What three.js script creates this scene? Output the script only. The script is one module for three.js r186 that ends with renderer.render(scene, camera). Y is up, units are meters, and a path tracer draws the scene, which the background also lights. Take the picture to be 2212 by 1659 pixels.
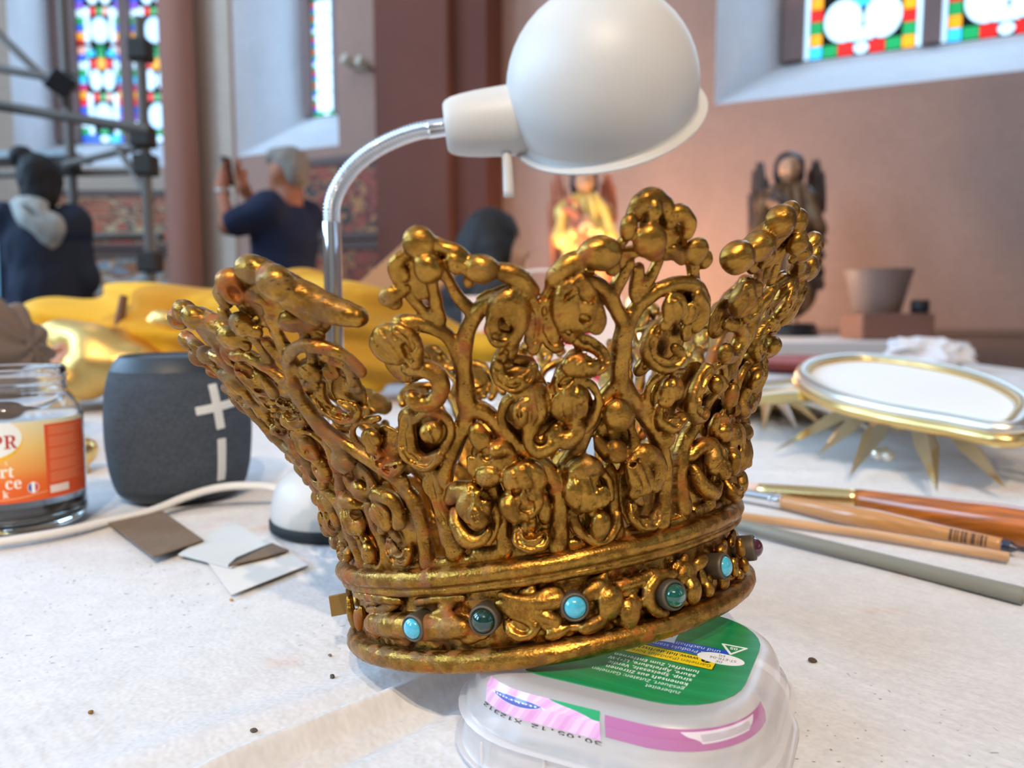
import * as THREE from 'three';
import { RoundedBoxGeometry } from 'three/addons/geometries/RoundedBoxGeometry.js';
import { mergeGeometries } from 'three/addons/utils/BufferGeometryUtils.js';
import { RectAreaLightUniformsLib } from 'three/addons/lights/RectAreaLightUniformsLib.js';

// ------------------------------------------------------------------ camera, sky, lights, exposure
RectAreaLightUniformsLib.init();
const scene = new THREE.Scene();
const renderer = new THREE.WebGLRenderer({ antialias: true });
renderer.toneMapping = THREE.LinearToneMapping;
renderer.toneMappingExposure = 0.545;
renderer.shadowMap.enabled = true;
const camera = new THREE.PerspectiveCamera(53.08, 2212 / 1659, 0.02, 60);
camera.position.set(0, 0.13, 0);
camera.rotation.x = -5.6 * Math.PI / 180;
camera.focus = 0.248;
camera.userData.fStop = 10.5;
scene.background = new THREE.Color(0.5, 0.65, 0.9);
// warm ceiling spots above and behind the photographer, daylight through the windows, a warm work lamp by the statues
const KEY = { color: new THREE.Color(1, 0.8, 0.58), intensity: 29 };
const DAY = new THREE.Color(0.42, 0.69, 1);
const FILL = { left: 28, right: 1.5, apse: 4.5 };
const NAVE = { color: new THREE.Color(1, 0.72, 0.46), intensity: 4.5 };
const WORK = { color: new THREE.Color(1, 0.7, 0.4), intensity: 6, wash: 6 };

// ------------------------------------------------------------------ helpers
const V = (x, y, z) => new THREE.Vector3(x, y, z);
const taken = new Map();
function numbered(name) { const n = taken.get(name) || 0; taken.set(name, n + 1); return n ? name + '_' + String(n).padStart(3, '0') : name; }
function tag(o, label, category, group) { o.userData.label = label; o.userData.category = category; if (group) o.userData.group = group; return o; }
function thing(name, label, category, pos = [0, 0, 0], turn = 0, group) {
  const o = new THREE.Group(); o.name = numbered(name); o.position.set(...pos); o.rotation.y = turn; scene.add(o);
  return tag(o, label, category, group);
}
function part(parent, name, geo, m, label) {
  const o = new THREE.Mesh(geo, m); o.name = numbered(name); o.castShadow = o.receiveShadow = true; parent.add(o);
  if (label) o.userData.label = label;
  return o;
}
function solo(name, geo, m, label, category, pos = [0, 0, 0], group) { const o = part(scene, name, geo, m); o.position.set(...pos); return tag(o, label, category, group); }
function struct(name, geo, m, pos = [0, 0, 0]) { const o = part(scene, name, geo, m); o.position.set(...pos); o.userData.kind = 'structure'; return o; }
let seed = 7;
const rnd = (a = 0, b = 1) => { seed = (seed * 1664525 + 1013904223) >>> 0; return a + (b - a) * seed / 4294967296; };
const clamp = (x, a = 0, b = 1) => Math.min(b, Math.max(a, x)), mix = (a, b, t) => a + (b - a) * t, sstep = (a, b, x) => { const t = clamp((x - a) / (b - a)); return t * t * (3 - 2 * t); };
function hash3(x, y, z) { let h = Math.imul(x, 374761393) ^ Math.imul(y, 668265263) ^ Math.imul(z, 2147483647 ^ 0x5bd1e995); h = Math.imul(h ^ (h >>> 13), 1274126177); return ((h ^ (h >>> 16)) >>> 0) / 4294967296; }
function noise(x, y, z = 0) {   // value noise 0..1
  const ix = Math.floor(x), iy = Math.floor(y), iz = Math.floor(z), f = (t) => t * t * (3 - 2 * t), u = f(x - ix), v = f(y - iy), w = f(z - iz);
  const l = (dz) => mix(mix(hash3(ix, iy, iz + dz), hash3(ix + 1, iy, iz + dz), u), mix(hash3(ix, iy + 1, iz + dz), hash3(ix + 1, iy + 1, iz + dz), u), v);
  return mix(l(0), l(1), w);
}
const fbm = (x, y, z = 0, n = 4) => { let s = 0, a = 0.5, t = 0; for (let i = 0; i < n; i++) { s += a * noise(x, y, z); t += a; a *= 0.5; x *= 2.03; y *= 2.03; z *= 2.03; } return s / t; };
function tex(w, h, fn, srgb = false) {   // fn(u, v) -> [r, g, b] in 0..1
  const d = new Uint8Array(w * h * 4);
  for (let j = 0; j < h; j++) for (let i = 0; i < w; i++) { const c = fn((i + 0.5) / w, (j + 0.5) / h), o = (j * w + i) * 4; for (let k = 0; k < 3; k++) d[o + k] = clamp(c[k]) * 255; d[o + 3] = 255; }
  const t = new THREE.DataTexture(d, w, h); t.magFilter = THREE.LinearFilter; t.wrapS = t.wrapT = THREE.RepeatWrapping; if (srgb) t.colorSpace = THREE.SRGBColorSpace; t.needsUpdate = true; return t;
}
function canvasTex(w, h, draw) { const c = document.createElement('canvas'); c.width = w; c.height = h; draw(c.getContext('2d'), w, h); const t = new THREE.CanvasTexture(c); t.colorSpace = THREE.SRGBColorSpace; return t; }
const M = (color, roughness = 0.7, metalness = 0, more = {}) => { const m = new THREE.MeshPhysicalMaterial({ roughness, metalness, side: THREE.DoubleSide, ...more }); m.color = color instanceof THREE.Color ? color : new THREE.Color(color); return m; };
const lathe = (pts, seg = 64) => new THREE.LatheGeometry(pts.map((p) => new THREE.Vector2(p[0], p[1])), seg);
const box = (w, h, d, r = 0) => r ? new RoundedBoxGeometry(w, h, d, 3, r) : new THREE.BoxGeometry(w, h, d);
const moved = (g, x, y, z, rx = 0, ry = 0, rz = 0) => g.applyMatrix4(new THREE.Matrix4().compose(V(x, y, z), new THREE.Quaternion().setFromEuler(new THREE.Euler(rx, ry, rz)), V(1, 1, 1)));
function sweep(points, radii, radial = 12, seg = 40, closed = false, squash = 1) {   // a tube of varying radius, its ends closed
  const c = new THREE.CatmullRomCurve3(points.map((p) => V(...p)), closed, 'centripetal'), fr = c.computeFrenetFrames(seg, closed), pos = [], idx = [], uv = [], len = c.getLength();
  const rad = (t) => { if (!Array.isArray(radii)) return radii; const x = t * (radii.length - 1), i = Math.min(radii.length - 2, Math.floor(x)); return mix(radii[i], radii[i + 1], x - i); };
  for (let i = 0; i <= seg; i++) {
    const t = i / seg, p = c.getPointAt(closed && i === seg ? 0 : t), r = rad(t), k = closed ? i % seg : i;
    for (let j = 0; j <= radial; j++) { const a = j / radial * Math.PI * 2, q = p.clone().addScaledVector(fr.normals[k], Math.cos(a) * r * squash).addScaledVector(fr.binormals[k], Math.sin(a) * r); pos.push(q.x, q.y, q.z); uv.push(t * len, j / radial * 2 * Math.PI * r); }
  }
  for (let i = 0; i < seg; i++) for (let j = 0; j < radial; j++) { const a = i * (radial + 1) + j, b = a + radial + 1; idx.push(a, b, a + 1, b, b + 1, a + 1); }
  if (!closed) for (const e of [0, seg]) { const p = c.getPointAt(e / seg), o = pos.length / 3; pos.push(p.x, p.y, p.z); uv.push(0, 0); for (let j = 0; j < radial; j++) { const a = e * (radial + 1) + j; e ? idx.push(a, o, a + 1) : idx.push(a, a + 1, o); } }
  const g = new THREE.BufferGeometry(); g.setAttribute('position', new THREE.Float32BufferAttribute(pos, 3)); g.setAttribute('uv', new THREE.Float32BufferAttribute(uv, 2)); g.setIndex(idx); g.computeVertexNormals(); return g;
}
const rod = (a, b, r0, r1 = r0, n = 14) => sweep([a, b], [r0, r1], n, 2);
function prism(outline, h, bevel = 0.0004) {   // outline in x, z; from y = 0 up to h
  const s = new THREE.Shape(outline.map((p) => new THREE.Vector2(p[0], -p[1])));
  const g = new THREE.ExtrudeGeometry(s, { depth: Math.max(1e-5, h - 2 * bevel), bevelEnabled: bevel > 0, bevelThickness: bevel, bevelSize: bevel, bevelOffset: -bevel, bevelSegments: 2, curveSegments: 24 });
  g.translate(0, 0, bevel); g.rotateX(-Math.PI / 2); return g;
}

// ---- carving: shapes are blended as distance fields on a grid and skinned (surface nets); each group of shapes comes back as a mesh of its own
const smin = (a, b, k) => { const h = Math.max(k - Math.abs(a - b), 0) / k; return Math.min(a, b) - h * h * k * 0.25; };
function dist(p, x, y, z) {
  if (p.t) {   // ellipsoid: centre c, unit axes, radii
    const dx = x - p.c[0], dy = y - p.c[1], dz = z - p.c[2], A = p.ax;
    const a = (dx * A[0] + dy * A[1] + dz * A[2]) / p.r[0], b = (dx * A[3] + dy * A[4] + dz * A[5]) / p.r[1], c = (dx * A[6] + dy * A[7] + dz * A[8]) / p.r[2];
    const k0 = Math.hypot(a, b, c), k1 = Math.hypot(a / p.r[0], b / p.r[1], c / p.r[2]);
    return k1 < 1e-9 ? -Math.min(...p.r) : k0 * (k0 - 1) / k1;
  }
  const ex = p.b[0] - p.a[0], ey = p.b[1] - p.a[1], ez = p.b[2] - p.a[2], dx = x - p.a[0], dy = y - p.a[1], dz = z - p.a[2];
  const t = clamp((dx * ex + dy * ey + dz * ez) / (ex * ex + ey * ey + ez * ez + 1e-12));
  return Math.hypot(dx - ex * t, dy - ey * t, dz - ez * t) - mix(p.ra, p.rb, t);
}
const cap = (a, b, ra, rb = ra, cut = 0) => ({ a, b, ra, rb, cut });
const ell = (c, r, ax = [1, 0, 0, 0, 1, 0, 0, 0, 1], cut = 0) => ({ t: 1, c, r, ax, cut });
function chain(pts, cut = 0) { const o = []; for (let i = 0; i + 1 < pts.length; i++) o.push(cap(pts[i].slice(0, 3), pts[i + 1].slice(0, 3), pts[i][3], pts[i + 1][3], cut)); return o; }
function carve(net, groups, k, kg, ripple) {
  const [nu, nv, nw] = net.n, N = nu * nv * nw, F = new Float32Array(N).fill(1), id = new Uint16Array(N), q = [0, 0, 0];
  groups.forEach((prims, gi) => {
    let lo = [1e9, 1e9, 1e9], hi = [-1e9, -1e9, -1e9];
    const boxes = prims.map((p) => { const b = net.box(p, 2 * Math.max(k, kg)); if (!p.cut) for (let c = 0; c < 3; c++) { lo[c] = Math.min(lo[c], b[c]); hi[c] = Math.max(hi[c], b[c + 3]); } return b; });
    const w = [hi[0] - lo[0] + 1, hi[1] - lo[1] + 1, hi[2] - lo[2] + 1]; if (!(w[0] > 0 && w[1] > 0 && w[2] > 0)) return;
    const f = new Float32Array(w[0] * w[1] * w[2]).fill(1);
    prims.forEach((p, n) => {
      const b = boxes[n], kk = p.k ?? k;
      for (let i = Math.max(b[0], lo[0]); i <= Math.min(b[3], hi[0]); i++) for (let j = Math.max(b[1], lo[1]); j <= Math.min(b[4], hi[1]); j++) for (let l = Math.max(b[2], lo[2]); l <= Math.min(b[5], hi[2]); l++) {
        net.at(i, j, l, q); const d = dist(p, q[0], q[1], q[2]), o = ((i - lo[0]) * w[1] + j - lo[1]) * w[2] + l - lo[2];
        f[o] = p.cut ? -smin(-f[o], d, kk) : smin(f[o], d, kk);
      }
    });
    for (let i = 0; i < w[0]; i++) for (let j = 0; j < w[1]; j++) for (let l = 0; l < w[2]; l++) {
      const v = f[(i * w[1] + j) * w[2] + l]; if (v > 0.9) continue;
      let u = i + lo[0]; if (net.wrap) u = ((u % nu) + nu) % nu; else if (u < 0 || u >= nu) continue;
      const jj = j + lo[1], ll = l + lo[2]; if (jj < 0 || jj >= nv || ll < 0 || ll >= nw) continue;
      const o = (u * nv + jj) * nw + ll; if (v < F[o]) id[o] = gi; F[o] = smin(F[o], v, kg);
    }
  });
  if (net.base) for (let i = 0; i < nu; i++) for (let j = 0; j < nv; j++) for (let l = 0; l < nw; l++) { const o = (i * nv + j) * nw + l, v = net.base(i, j, l); if (v < F[o]) id[o] = groups.length; F[o] = smin(F[o], v, kg); }
  if (ripple) for (let i = 0; i < nu; i++) for (let j = 0; j < nv; j++) for (let l = 0; l < nw; l++) { const o = (i * nv + j) * nw + l; if (Math.abs(F[o]) < 4 * k) { net.at(i, j, l, q); F[o] += ripple(q[0], q[1], q[2]); } }
  const vert = new Int32Array(N).fill(-1), P = [], G = [], UV = [], nu1 = net.wrap ? nu : nu - 1, O = (i, j, l) => ((i % nu) * nv + j) * nw + l;
  for (let i = 0; i < nu1; i++) for (let j = 0; j < nv - 1; j++) for (let l = 0; l < nw - 1; l++) {
    let mask = 0, m = 1e9, g = 0; const val = [];
    for (let c = 0; c < 8; c++) { const o = O(i + (c & 1), j + ((c >> 1) & 1), l + (c >> 2)), v = F[o]; val.push(v); if (v < 0) mask |= 1 << c; if (v < m) { m = v; g = id[o]; } }
    if (!mask || mask === 255) continue;
    let s = [0, 0, 0], n = 0;
    for (let a = 0; a < 8; a++) for (const bit of [1, 2, 4]) { const b = a | bit; if (b === a || (val[a] < 0) === (val[b] < 0)) continue; const t = val[a] / (val[a] - val[b]); s[0] += (a & 1) + (bit === 1 ? t : 0); s[1] += ((a >> 1) & 1) + (bit === 2 ? t : 0); s[2] += (a >> 2) + (bit === 4 ? t : 0); n++; }
    vert[O(i, j, l)] = G.length; net.at(i + s[0] / n, j + s[1] / n, l + s[2] / n, q); P.push(q[0], q[1], q[2]); G.push(g); if (net.uv) UV.push(...net.uv(i + s[0] / n, j + s[1] / n, q)); else UV.push(q[0] + q[2], q[1]);
  }
  const tri = [];
  for (let i = 0; i < nu1; i++) for (let j = 0; j < nv - 1; j++) for (let l = 0; l < nw - 1; l++) {
    const a = F[O(i, j, l)] < 0;
    const quad = (p, q2, r, s, flip) => { if (p < 0 || q2 < 0 || r < 0 || s < 0) return; flip ? tri.push(p, r, q2, p, s, r) : tri.push(p, q2, r, p, r, s); };
    const im = net.wrap ? (i + nu - 1) % nu : i - 1;
    if (j > 0 && l > 0 && (net.wrap || i + 1 < nu) && a !== (F[O(i + 1, j, l)] < 0)) quad(vert[O(i, j - 1, l - 1)], vert[O(i, j, l - 1)], vert[O(i, j, l)], vert[O(i, j - 1, l)], !a);
    if (im >= 0 && l > 0 && a !== (F[O(i, j + 1, l)] < 0)) quad(vert[O(im, j, l - 1)], vert[O(im, j, l)], vert[O(i, j, l)], vert[O(i, j, l - 1)], !a);
    if (im >= 0 && j > 0 && a !== (F[O(i, j, l + 1)] < 0)) quad(vert[O(im, j - 1, l)], vert[O(i, j - 1, l)], vert[O(i, j, l)], vert[O(im, j, l)], !a);
  }
  const pos = new Float32Array(P), nor = new Float32Array(P.length), A = V(), B = V(), C = V();
  for (let t = 0; t < tri.length; t += 3) {
    A.fromArray(pos, tri[t] * 3); B.fromArray(pos, tri[t + 1] * 3).sub(A); C.fromArray(pos, tri[t + 2] * 3).sub(A); B.cross(C);
    if (net.flip) B.negate();
    for (let c = 0; c < 3; c++) { nor[tri[t + c] * 3] += B.x; nor[tri[t + c] * 3 + 1] += B.y; nor[tri[t + c] * 3 + 2] += B.z; }
  }
  const per = new Map();
  for (let t = 0; t < tri.length; t += 3) { const a = G[tri[t]], b = G[tri[t + 1]], c = G[tri[t + 2]], g = b === c ? b : a; if (!per.has(g)) per.set(g, []); const r = per.get(g); net.flip ? r.push(tri[t], tri[t + 2], tri[t + 1]) : r.push(tri[t], tri[t + 1], tri[t + 2]); }
  const geos = new Map(), seen = new Int32Array(G.length).fill(-1);
  for (const [g, list] of per) {
    const used = [], index = new Uint32Array(list.length);
    list.forEach((v, n) => { if (seen[v] < 0) { seen[v] = used.length; used.push(v); } index[n] = seen[v]; });
    const p = new Float32Array(used.length * 3), n = new Float32Array(used.length * 3), uv = new Float32Array(used.length * 2);
    used.forEach((v, m) => { const L = Math.hypot(nor[v * 3], nor[v * 3 + 1], nor[v * 3 + 2]) || 1; for (let c = 0; c < 3; c++) { p[m * 3 + c] = pos[v * 3 + c]; n[m * 3 + c] = nor[v * 3 + c] / L; } uv[m * 2] = UV[v * 2]; uv[m * 2 + 1] = UV[v * 2 + 1]; seen[v] = -1; });
    const geo = new THREE.BufferGeometry(); geo.setAttribute('position', new THREE.BufferAttribute(p, 3)); geo.setAttribute('normal', new THREE.BufferAttribute(n, 3)); geo.setAttribute('uv', new THREE.BufferAttribute(uv, 2)); geo.setIndex(new THREE.BufferAttribute(index, 1)); geos.set(g, geo);
  }
  return geos;
}
function extent(p) { if (p.t) { const r = Math.max(...p.r); return [p.c.map((x) => x - r), p.c.map((x) => x + r)]; } return [p.a.map((x, i) => Math.min(x - p.ra, p.b[i] - p.rb)), p.a.map((x, i) => Math.max(x + p.ra, p.b[i] + p.rb))]; }
function body(groups, cell, k, kg = k * 0.4, ripple) {   // carve in plain axes
  const lo = [1e9, 1e9, 1e9], hi = [-1e9, -1e9, -1e9];
  for (const g of groups) for (const p of g) if (!p.cut) { const [a, b] = extent(p); for (let c = 0; c < 3; c++) { lo[c] = Math.min(lo[c], a[c]); hi[c] = Math.max(hi[c], b[c]); } }
  for (let c = 0; c < 3; c++) { lo[c] -= 3 * cell + k; hi[c] += 3 * cell + k; }
  const n = lo.map((x, c) => Math.ceil((hi[c] - x) / cell) + 1);
  const net = { n, at: (i, j, l, q) => { q[0] = lo[0] + i * cell; q[1] = lo[1] + j * cell; q[2] = lo[2] + l * cell; },
    box: (p, pad) => { const [a, b] = extent(p), o = []; for (let c = 0; c < 3; c++) o.push(Math.max(0, Math.floor((a[c] - pad - lo[c]) / cell))); for (let c = 0; c < 3; c++) o.push(Math.min(n[c] - 1, Math.ceil((b[c] + pad - lo[c]) / cell))); return o; } };
  return carve(net, groups, k, kg, ripple);
}

// ------------------------------------------------------------------ the church: floor, walls with deep window niches, pier, ceiling
const plaster = (r, g, b, k = 0.1) => M('#ffffff', 0.92, 0, { map: tex(256, 256, (u, v) => { const t = 1 - k / 2 + k * (0.6 * fbm(u * 5, v * 5, 2) + 0.4 * noise(u * 60, v * 60, 7)); return [r * t, g * t, b * t]; }, true) });
const rosePaint = plaster(0.69, 0.545, 0.48), tanPaint = plaster(0.76, 0.68, 0.61), whitePaint = plaster(0.86, 0.86, 0.87), salmonPaint = plaster(0.66, 0.46, 0.39), brownPaint = plaster(0.44, 0.265, 0.215), dadoPaint = plaster(0.58, 0.45, 0.39);
const stonePaint = plaster(0.56, 0.46, 0.44);
const FLOOR = -0.78, TOP = 5.2;
struct('floor', box(16, 0.2, 18), M('#ffffff', 0.6, 0, { map: tex(256, 256, (u, v) => { const t = 0.8 + 0.4 * fbm(u * 8, v * 8); return [0.42 * t, 0.36 * t, 0.31 * t]; }, true) }), [0, FLOOR - 0.1, 0]);
struct('ceiling', box(16, 0.2, 18), whitePaint, [0, TOP + 0.1, 0]);
struct('wall_left', box(0.3, TOP - FLOOR, 16), tanPaint, [-5.65, (TOP + FLOOR) / 2, 0.5]);
struct('wall_right', box(0.3, TOP - FLOOR, 16), rosePaint, [6.6, (TOP + FLOOR) / 2, 0.5]);
struct('wall_back', box(13, TOP - FLOOR, 0.3), tanPaint, [0, (TOP + FLOOR) / 2, 7.5]);
// a wall is a plane with thickness: s runs along it, y up, e outwards; openings splay towards the glass
function wallFrame(origin, dir) { const u = V(dir[0], 0, dir[1]).normalize(), n = V(u.z, 0, -u.x); return { at: (s, y, e) => [origin[0] + u.x * s + n.x * e, y, origin[1] + u.z * s + n.z * e], turn: Math.atan2(-u.z, u.x), n }; }
const polys = (list) => { const pos = [], uv = [], idx = []; for (const q of list) { const o = pos.length / 3, a = V(...q[0]), du = V(...q[1]).sub(a).length(), dv = V(...q[2]).sub(V(...q[1])).length(); q.forEach((p) => pos.push(...p)); uv.push(0, 0, du, 0, du, dv, 0, dv); idx.push(o, o + 1, o + 2, o, o + 2, o + 3); } const g = new THREE.BufferGeometry(); g.setAttribute('position', new THREE.Float32BufferAttribute(pos, 3)); g.setAttribute('uv', new THREE.Float32BufferAttribute(uv, 2)); g.setIndex(idx); g.computeVertexNormals(); return g; };
const THICK = 0.55;
function pierced(W, s0, s1, holes) {   // both faces of the wall round its openings
  const q = [], face = (e, grow) => { let s = s0; for (const h of holes) { const a = h.s0 + grow * h.splay, b = h.s1 - grow * h.splay, y0 = h.y0 + grow * h.rise, y1 = h.y1; q.push([W.at(s, FLOOR, e), W.at(a, FLOOR, e), W.at(a, TOP, e), W.at(s, TOP, e)], [W.at(a, FLOOR, e), W.at(b, FLOOR, e), W.at(b, y0, e), W.at(a, y0, e)], [W.at(a, y1, e), W.at(b, y1, e), W.at(b, TOP, e), W.at(a, TOP, e)]); s = b; } q.push([W.at(s, FLOOR, e), W.at(s1, FLOOR, e), W.at(s1, TOP, e), W.at(s, TOP, e)]); };
  face(0, 0); face(THICK, 1); return polys(q);
}
const niche = (W, h) => { const a = h.s0, b = h.s1, c = a + h.splay, d = b - h.splay, y = h.y0, z = y + h.rise, t = h.y1, e = THICK; return polys([[W.at(a, y, 0), W.at(b, y, 0), W.at(d, z, e), W.at(c, z, e)], [W.at(a, y, 0), W.at(c, z, e), W.at(c, t, e), W.at(a, t, 0)], [W.at(b, y, 0), W.at(d, z, e), W.at(d, t, e), W.at(b, t, 0)], [W.at(a, t, 0), W.at(b, t, 0), W.at(d, t, e), W.at(c, t, e)]]); };
const wallApse = wallFrame([-2.5, -6.23], [0.903, 0.431]), wallEnd = wallFrame([-5.6, -6.5], [1, 0]);
const H2 = { s0: 0.43, s1: 1.40, y0: 1.29, rise: 0.38, y1: 4.4, splay: 0.25 }, H3 = { s0: 4.04, s1: 6.25, y0: 1.28, rise: 0.33, y1: 4.4, splay: 0.3 }, H1 = { s0: 1.5, s1: 2.82, y0: 1.3, rise: 0.3, y1: 4.4, splay: 0.06 };
struct('wall_apse', pierced(wallApse, 0, 10.2, [H2, H3]), rosePaint);
struct('wall_end', pierced(wallEnd, 0, 3.2, [H1]), tanPaint);
const reveals = [niche(wallEnd, H1), niche(wallApse, H2), niche(wallApse, H3)];
reveals.forEach((g, i) => struct('trim_' + (i + 1), g, whitePaint));
// tan strip beside the narrow window, the salmon corner shaft, the brown pier
const panel = (W, s0, s1, y0, y1, e0, e1) => { const p = (s, y, e) => W.at(s, y, e), g = []; g.push([p(s0, y0, e1), p(s1, y0, e1), p(s1, y1, e1), p(s0, y1, e1)], [p(s0, y0, e0), p(s0, y0, e1), p(s0, y1, e1), p(s0, y1, e0)], [p(s1, y0, e0), p(s1, y0, e1), p(s1, y1, e1), p(s1, y1, e0)], [p(s0, y1, e0), p(s1, y1, e0), p(s1, y1, e1), p(s0, y1, e1)], [p(s0, y0, e0), p(s1, y0, e0), p(s1, y0, e1), p(s0, y0, e1)]); return polys(g); };
struct('column', moved(new THREE.CylinderGeometry(0.125, 0.125, TOP - FLOOR, 40), -2.53, (TOP + FLOOR) / 2, -6.02), salmonPaint);
const pier = struct('pillar', panel(wallApse, 1.93, 2.47, FLOOR, TOP, 0, -0.30), brownPaint);
part(pier, 'pillar_shaft', panel(wallApse, 2.47, 2.70, FLOOR, TOP, 0, -0.22), plaster(0.41, 0.24, 0.195));
struct('trim_4', panel(wallApse, 0.0, 0.41, FLOOR, TOP, 0, -0.02), tanPaint); struct('trim_5', panel(wallApse, 1.42, 1.93, FLOOR, TOP, 0, -0.02), rosePaint);
struct('trim_6', panel(wallApse, 2.70, 10.2, FLOOR, 0.0, 0, -0.03), dadoPaint); struct('trim_7', panel(wallApse, 2.70, 10.2, 0.0, 0.03, 0, -0.045), dadoPaint);
// stained glass: every pane a piece of lit glass in its lead, the stone bars between the lights
const glassOf = new Map();
function paneGlass(c, lum) { const key = c + lum; if (!glassOf.has(key)) { const m = M(c, 0.35, 0, {}); m.emissive = new THREE.Color(c); m.emissiveIntensity = lum; glassOf.set(key, m); } return glassOf.get(key); }
const SHADES = { w: '#c9ecff', c: '#38c6ff', b: '#2f62e6', r: '#e8231f', y: '#ffae1e', g: '#14a05a', v: '#8a5ce0', p: '#f0b7a8', m: '#c32a70', l: '#bfe4ff' };
const unit = new THREE.BoxGeometry(1, 1, 1), disc = new THREE.CylinderGeometry(0.5, 0.5, 1, 20).rotateX(Math.PI / 2);
function lancet(win, W, s0, s1, y0, y1, e, rows, lum) {   // rows: coloured border either side, a pale field with medallions between; panes never overlap
  const put = (g, c, s, y, w, h) => { const o = part(win, 'pane', g, paneGlass(SHADES[c], lum * (c === 'w' || c === 'l' || c === 'c' ? 1.15 : 0.9))); o.position.set(...W.at(s, y, e)); o.rotation.y = W.turn; o.scale.set(w, h, 0.008); return o; };
  if (rows.strip) { const e2 = (s1 - s0) * 0.05; for (const side of [0, 1]) { const k = 5, hh = (y1 - y0) / k; for (let i = 0; i < k; i++) put(unit, 'l', side ? s1 - e2 / 2 : s0 + e2 / 2, y0 + (i + 0.5) * hh, e2 - 0.006, hh - 0.006); } s0 += e2; s1 -= e2; }
  const bw = (s1 - s0) * rows.border, n = Math.round((y1 - y0) / bw), h = (y1 - y0) / n, seq = rows.edge, lead = 0.006;
  for (let i = 0; i < n; i++) for (const side of [0, 1]) put(unit, seq[(i + side * rows.shift) % seq.length], side ? s1 - bw / 2 : s0 + bw / 2, y0 + (i + 0.5) * h, bw - lead, h - lead);
  const a = s0 + bw, b = s1 - bw, w = b - a, low = y0 + h;
  const foot = rows.foot; for (let i = 0; i < foot.length; i++) put(foot[i] === 'w' ? disc : unit, foot[i], a + (i + 0.5) * w / foot.length, y0 + h / 2, w / foot.length - lead, h - lead);
  const m = rows.field, k = m.length, fh = w * rows.tall, count = Math.floor((y1 - low) / fh);
  for (let i = 0; i < count; i++) { const y = low + i * fh, f = m[i % k]; for (const [c, x, yy, ww, hh, r] of f) put(r ? disc : unit, c, a + x * w, y + yy * fh, ww * w - lead, hh * fh - lead); }
}
const lead = M('#15140f', 0.7, 0.3);
function windowOf(n, W, hole, lights, rows, lum, mull) {
  const mid = W.at((hole.s0 + hole.s1) / 2, (hole.y0 + hole.y1) / 2, THICK), win = new THREE.Group(); win.name = 'window_' + n; win.userData.kind = 'structure'; scene.add(win);
  const a = hole.s0 + hole.splay, b = hole.s1 - hole.splay, y0 = hole.y0 + hole.rise, y1 = hole.y1;
  const st = [panel(W, a, lights[0][0], y0, y1, THICK + 0.05, THICK - 0.07), panel(W, lights[lights.length - 1][1], b, y0, y1, THICK + 0.05, THICK - 0.07)];
  for (let i = 0; i + 1 < lights.length; i++) st.push(panel(W, lights[i][1], lights[i + 1][0], y0, y1, THICK + 0.05, THICK - 0.07));
  part(win, 'window_frame', mergeGeometries(st), stonePaint);
  part(win, 'leading', panel(W, a, b, y0, y1, THICK + 0.045, THICK + 0.03), lead);
  for (const [s0, s1] of lights) { lancet(win, W, s0, s1, y0 + 0.01, y1, THICK + 0.012, rows, lum); for (const y of mull) part(win, 'saddle_bar', panel(W, s0, s1, y - 0.012, y + 0.012, THICK, THICK - 0.015), lead); }
  return mid;
}
const medal = [[['l', 0.5, 0.46, 0.62, 0.62, 1], ['w', 0.09, 0.5, 0.18, 0.98], ['w', 0.91, 0.5, 0.18, 0.98], ['g', 0.5, 0.9, 0.2, 0.18], ['r', 0.3, 0.9, 0.2, 0.18], ['p', 0.7, 0.9, 0.2, 0.18], ['g', 0.5, 0.07, 0.3, 0.12]], [['w', 0.3, 0.3, 0.4, 0.5, 1], ['w', 0.72, 0.3, 0.4, 0.5, 1], ['y', 0.5, 0.68, 0.26, 0.26], ['r', 0.26, 0.68, 0.2, 0.2], ['r', 0.74, 0.68, 0.2, 0.2], ['c', 0.16, 0.92, 0.28, 0.14], ['g', 0.5, 0.9, 0.22, 0.16], ['c', 0.84, 0.92, 0.28, 0.14], ['w', 0.06, 0.6, 0.1, 0.4], ['w', 0.94, 0.6, 0.1, 0.4]]];
const pale = [[['w', 0.5, 0.5, 0.98, 0.98]], [['w', 0.5, 0.5, 0.98, 0.98]], [['w', 0.25, 0.5, 0.48, 0.98], ['r', 0.5, 0.5, 0.1, 0.4], ['w', 0.78, 0.5, 0.42, 0.98]]];
const rose = [[['w', 0.26, 0.3, 0.5, 0.58, 1], ['w', 0.76, 0.3, 0.48, 0.58, 1], ['c', 0.5, 0.56, 0.22, 0.2, 1], ['w', 0.5, 0.1, 0.3, 0.18], ['w', 0.2, 0.8, 0.4, 0.34, 1], ['w', 0.8, 0.8, 0.4, 0.34, 1], ['y', 0.5, 0.84, 0.16, 0.2], ['c', 0.33, 0.93, 0.14, 0.13], ['c', 0.67, 0.93, 0.14, 0.13]]];
windowOf(1, wallEnd, H1, [[1.76, 2.16], [2.24, 2.64]], { edge: ['b', 'g', 'w', 'v', 'b', 'r', 'y', 'm', 'c', 'g', 'w', 'b', 'p', 'r', 'y'], foot: ['b', 'w', 'c'], field: medal, tall: 1.35, shift: 0, border: 0.16 }, 1.9, [2.45, 3.4]);
windowOf(2, wallApse, H2, [[0.725, 0.975]], { edge: ['g', 'b', 'r', 'g', 'l', 'b', 'g', 'r'], foot: ['g', 'w', 'g'], field: pale, tall: 0.8, shift: 3, border: 0.13 }, 2.4, [2.58, 3.5]);
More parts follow.
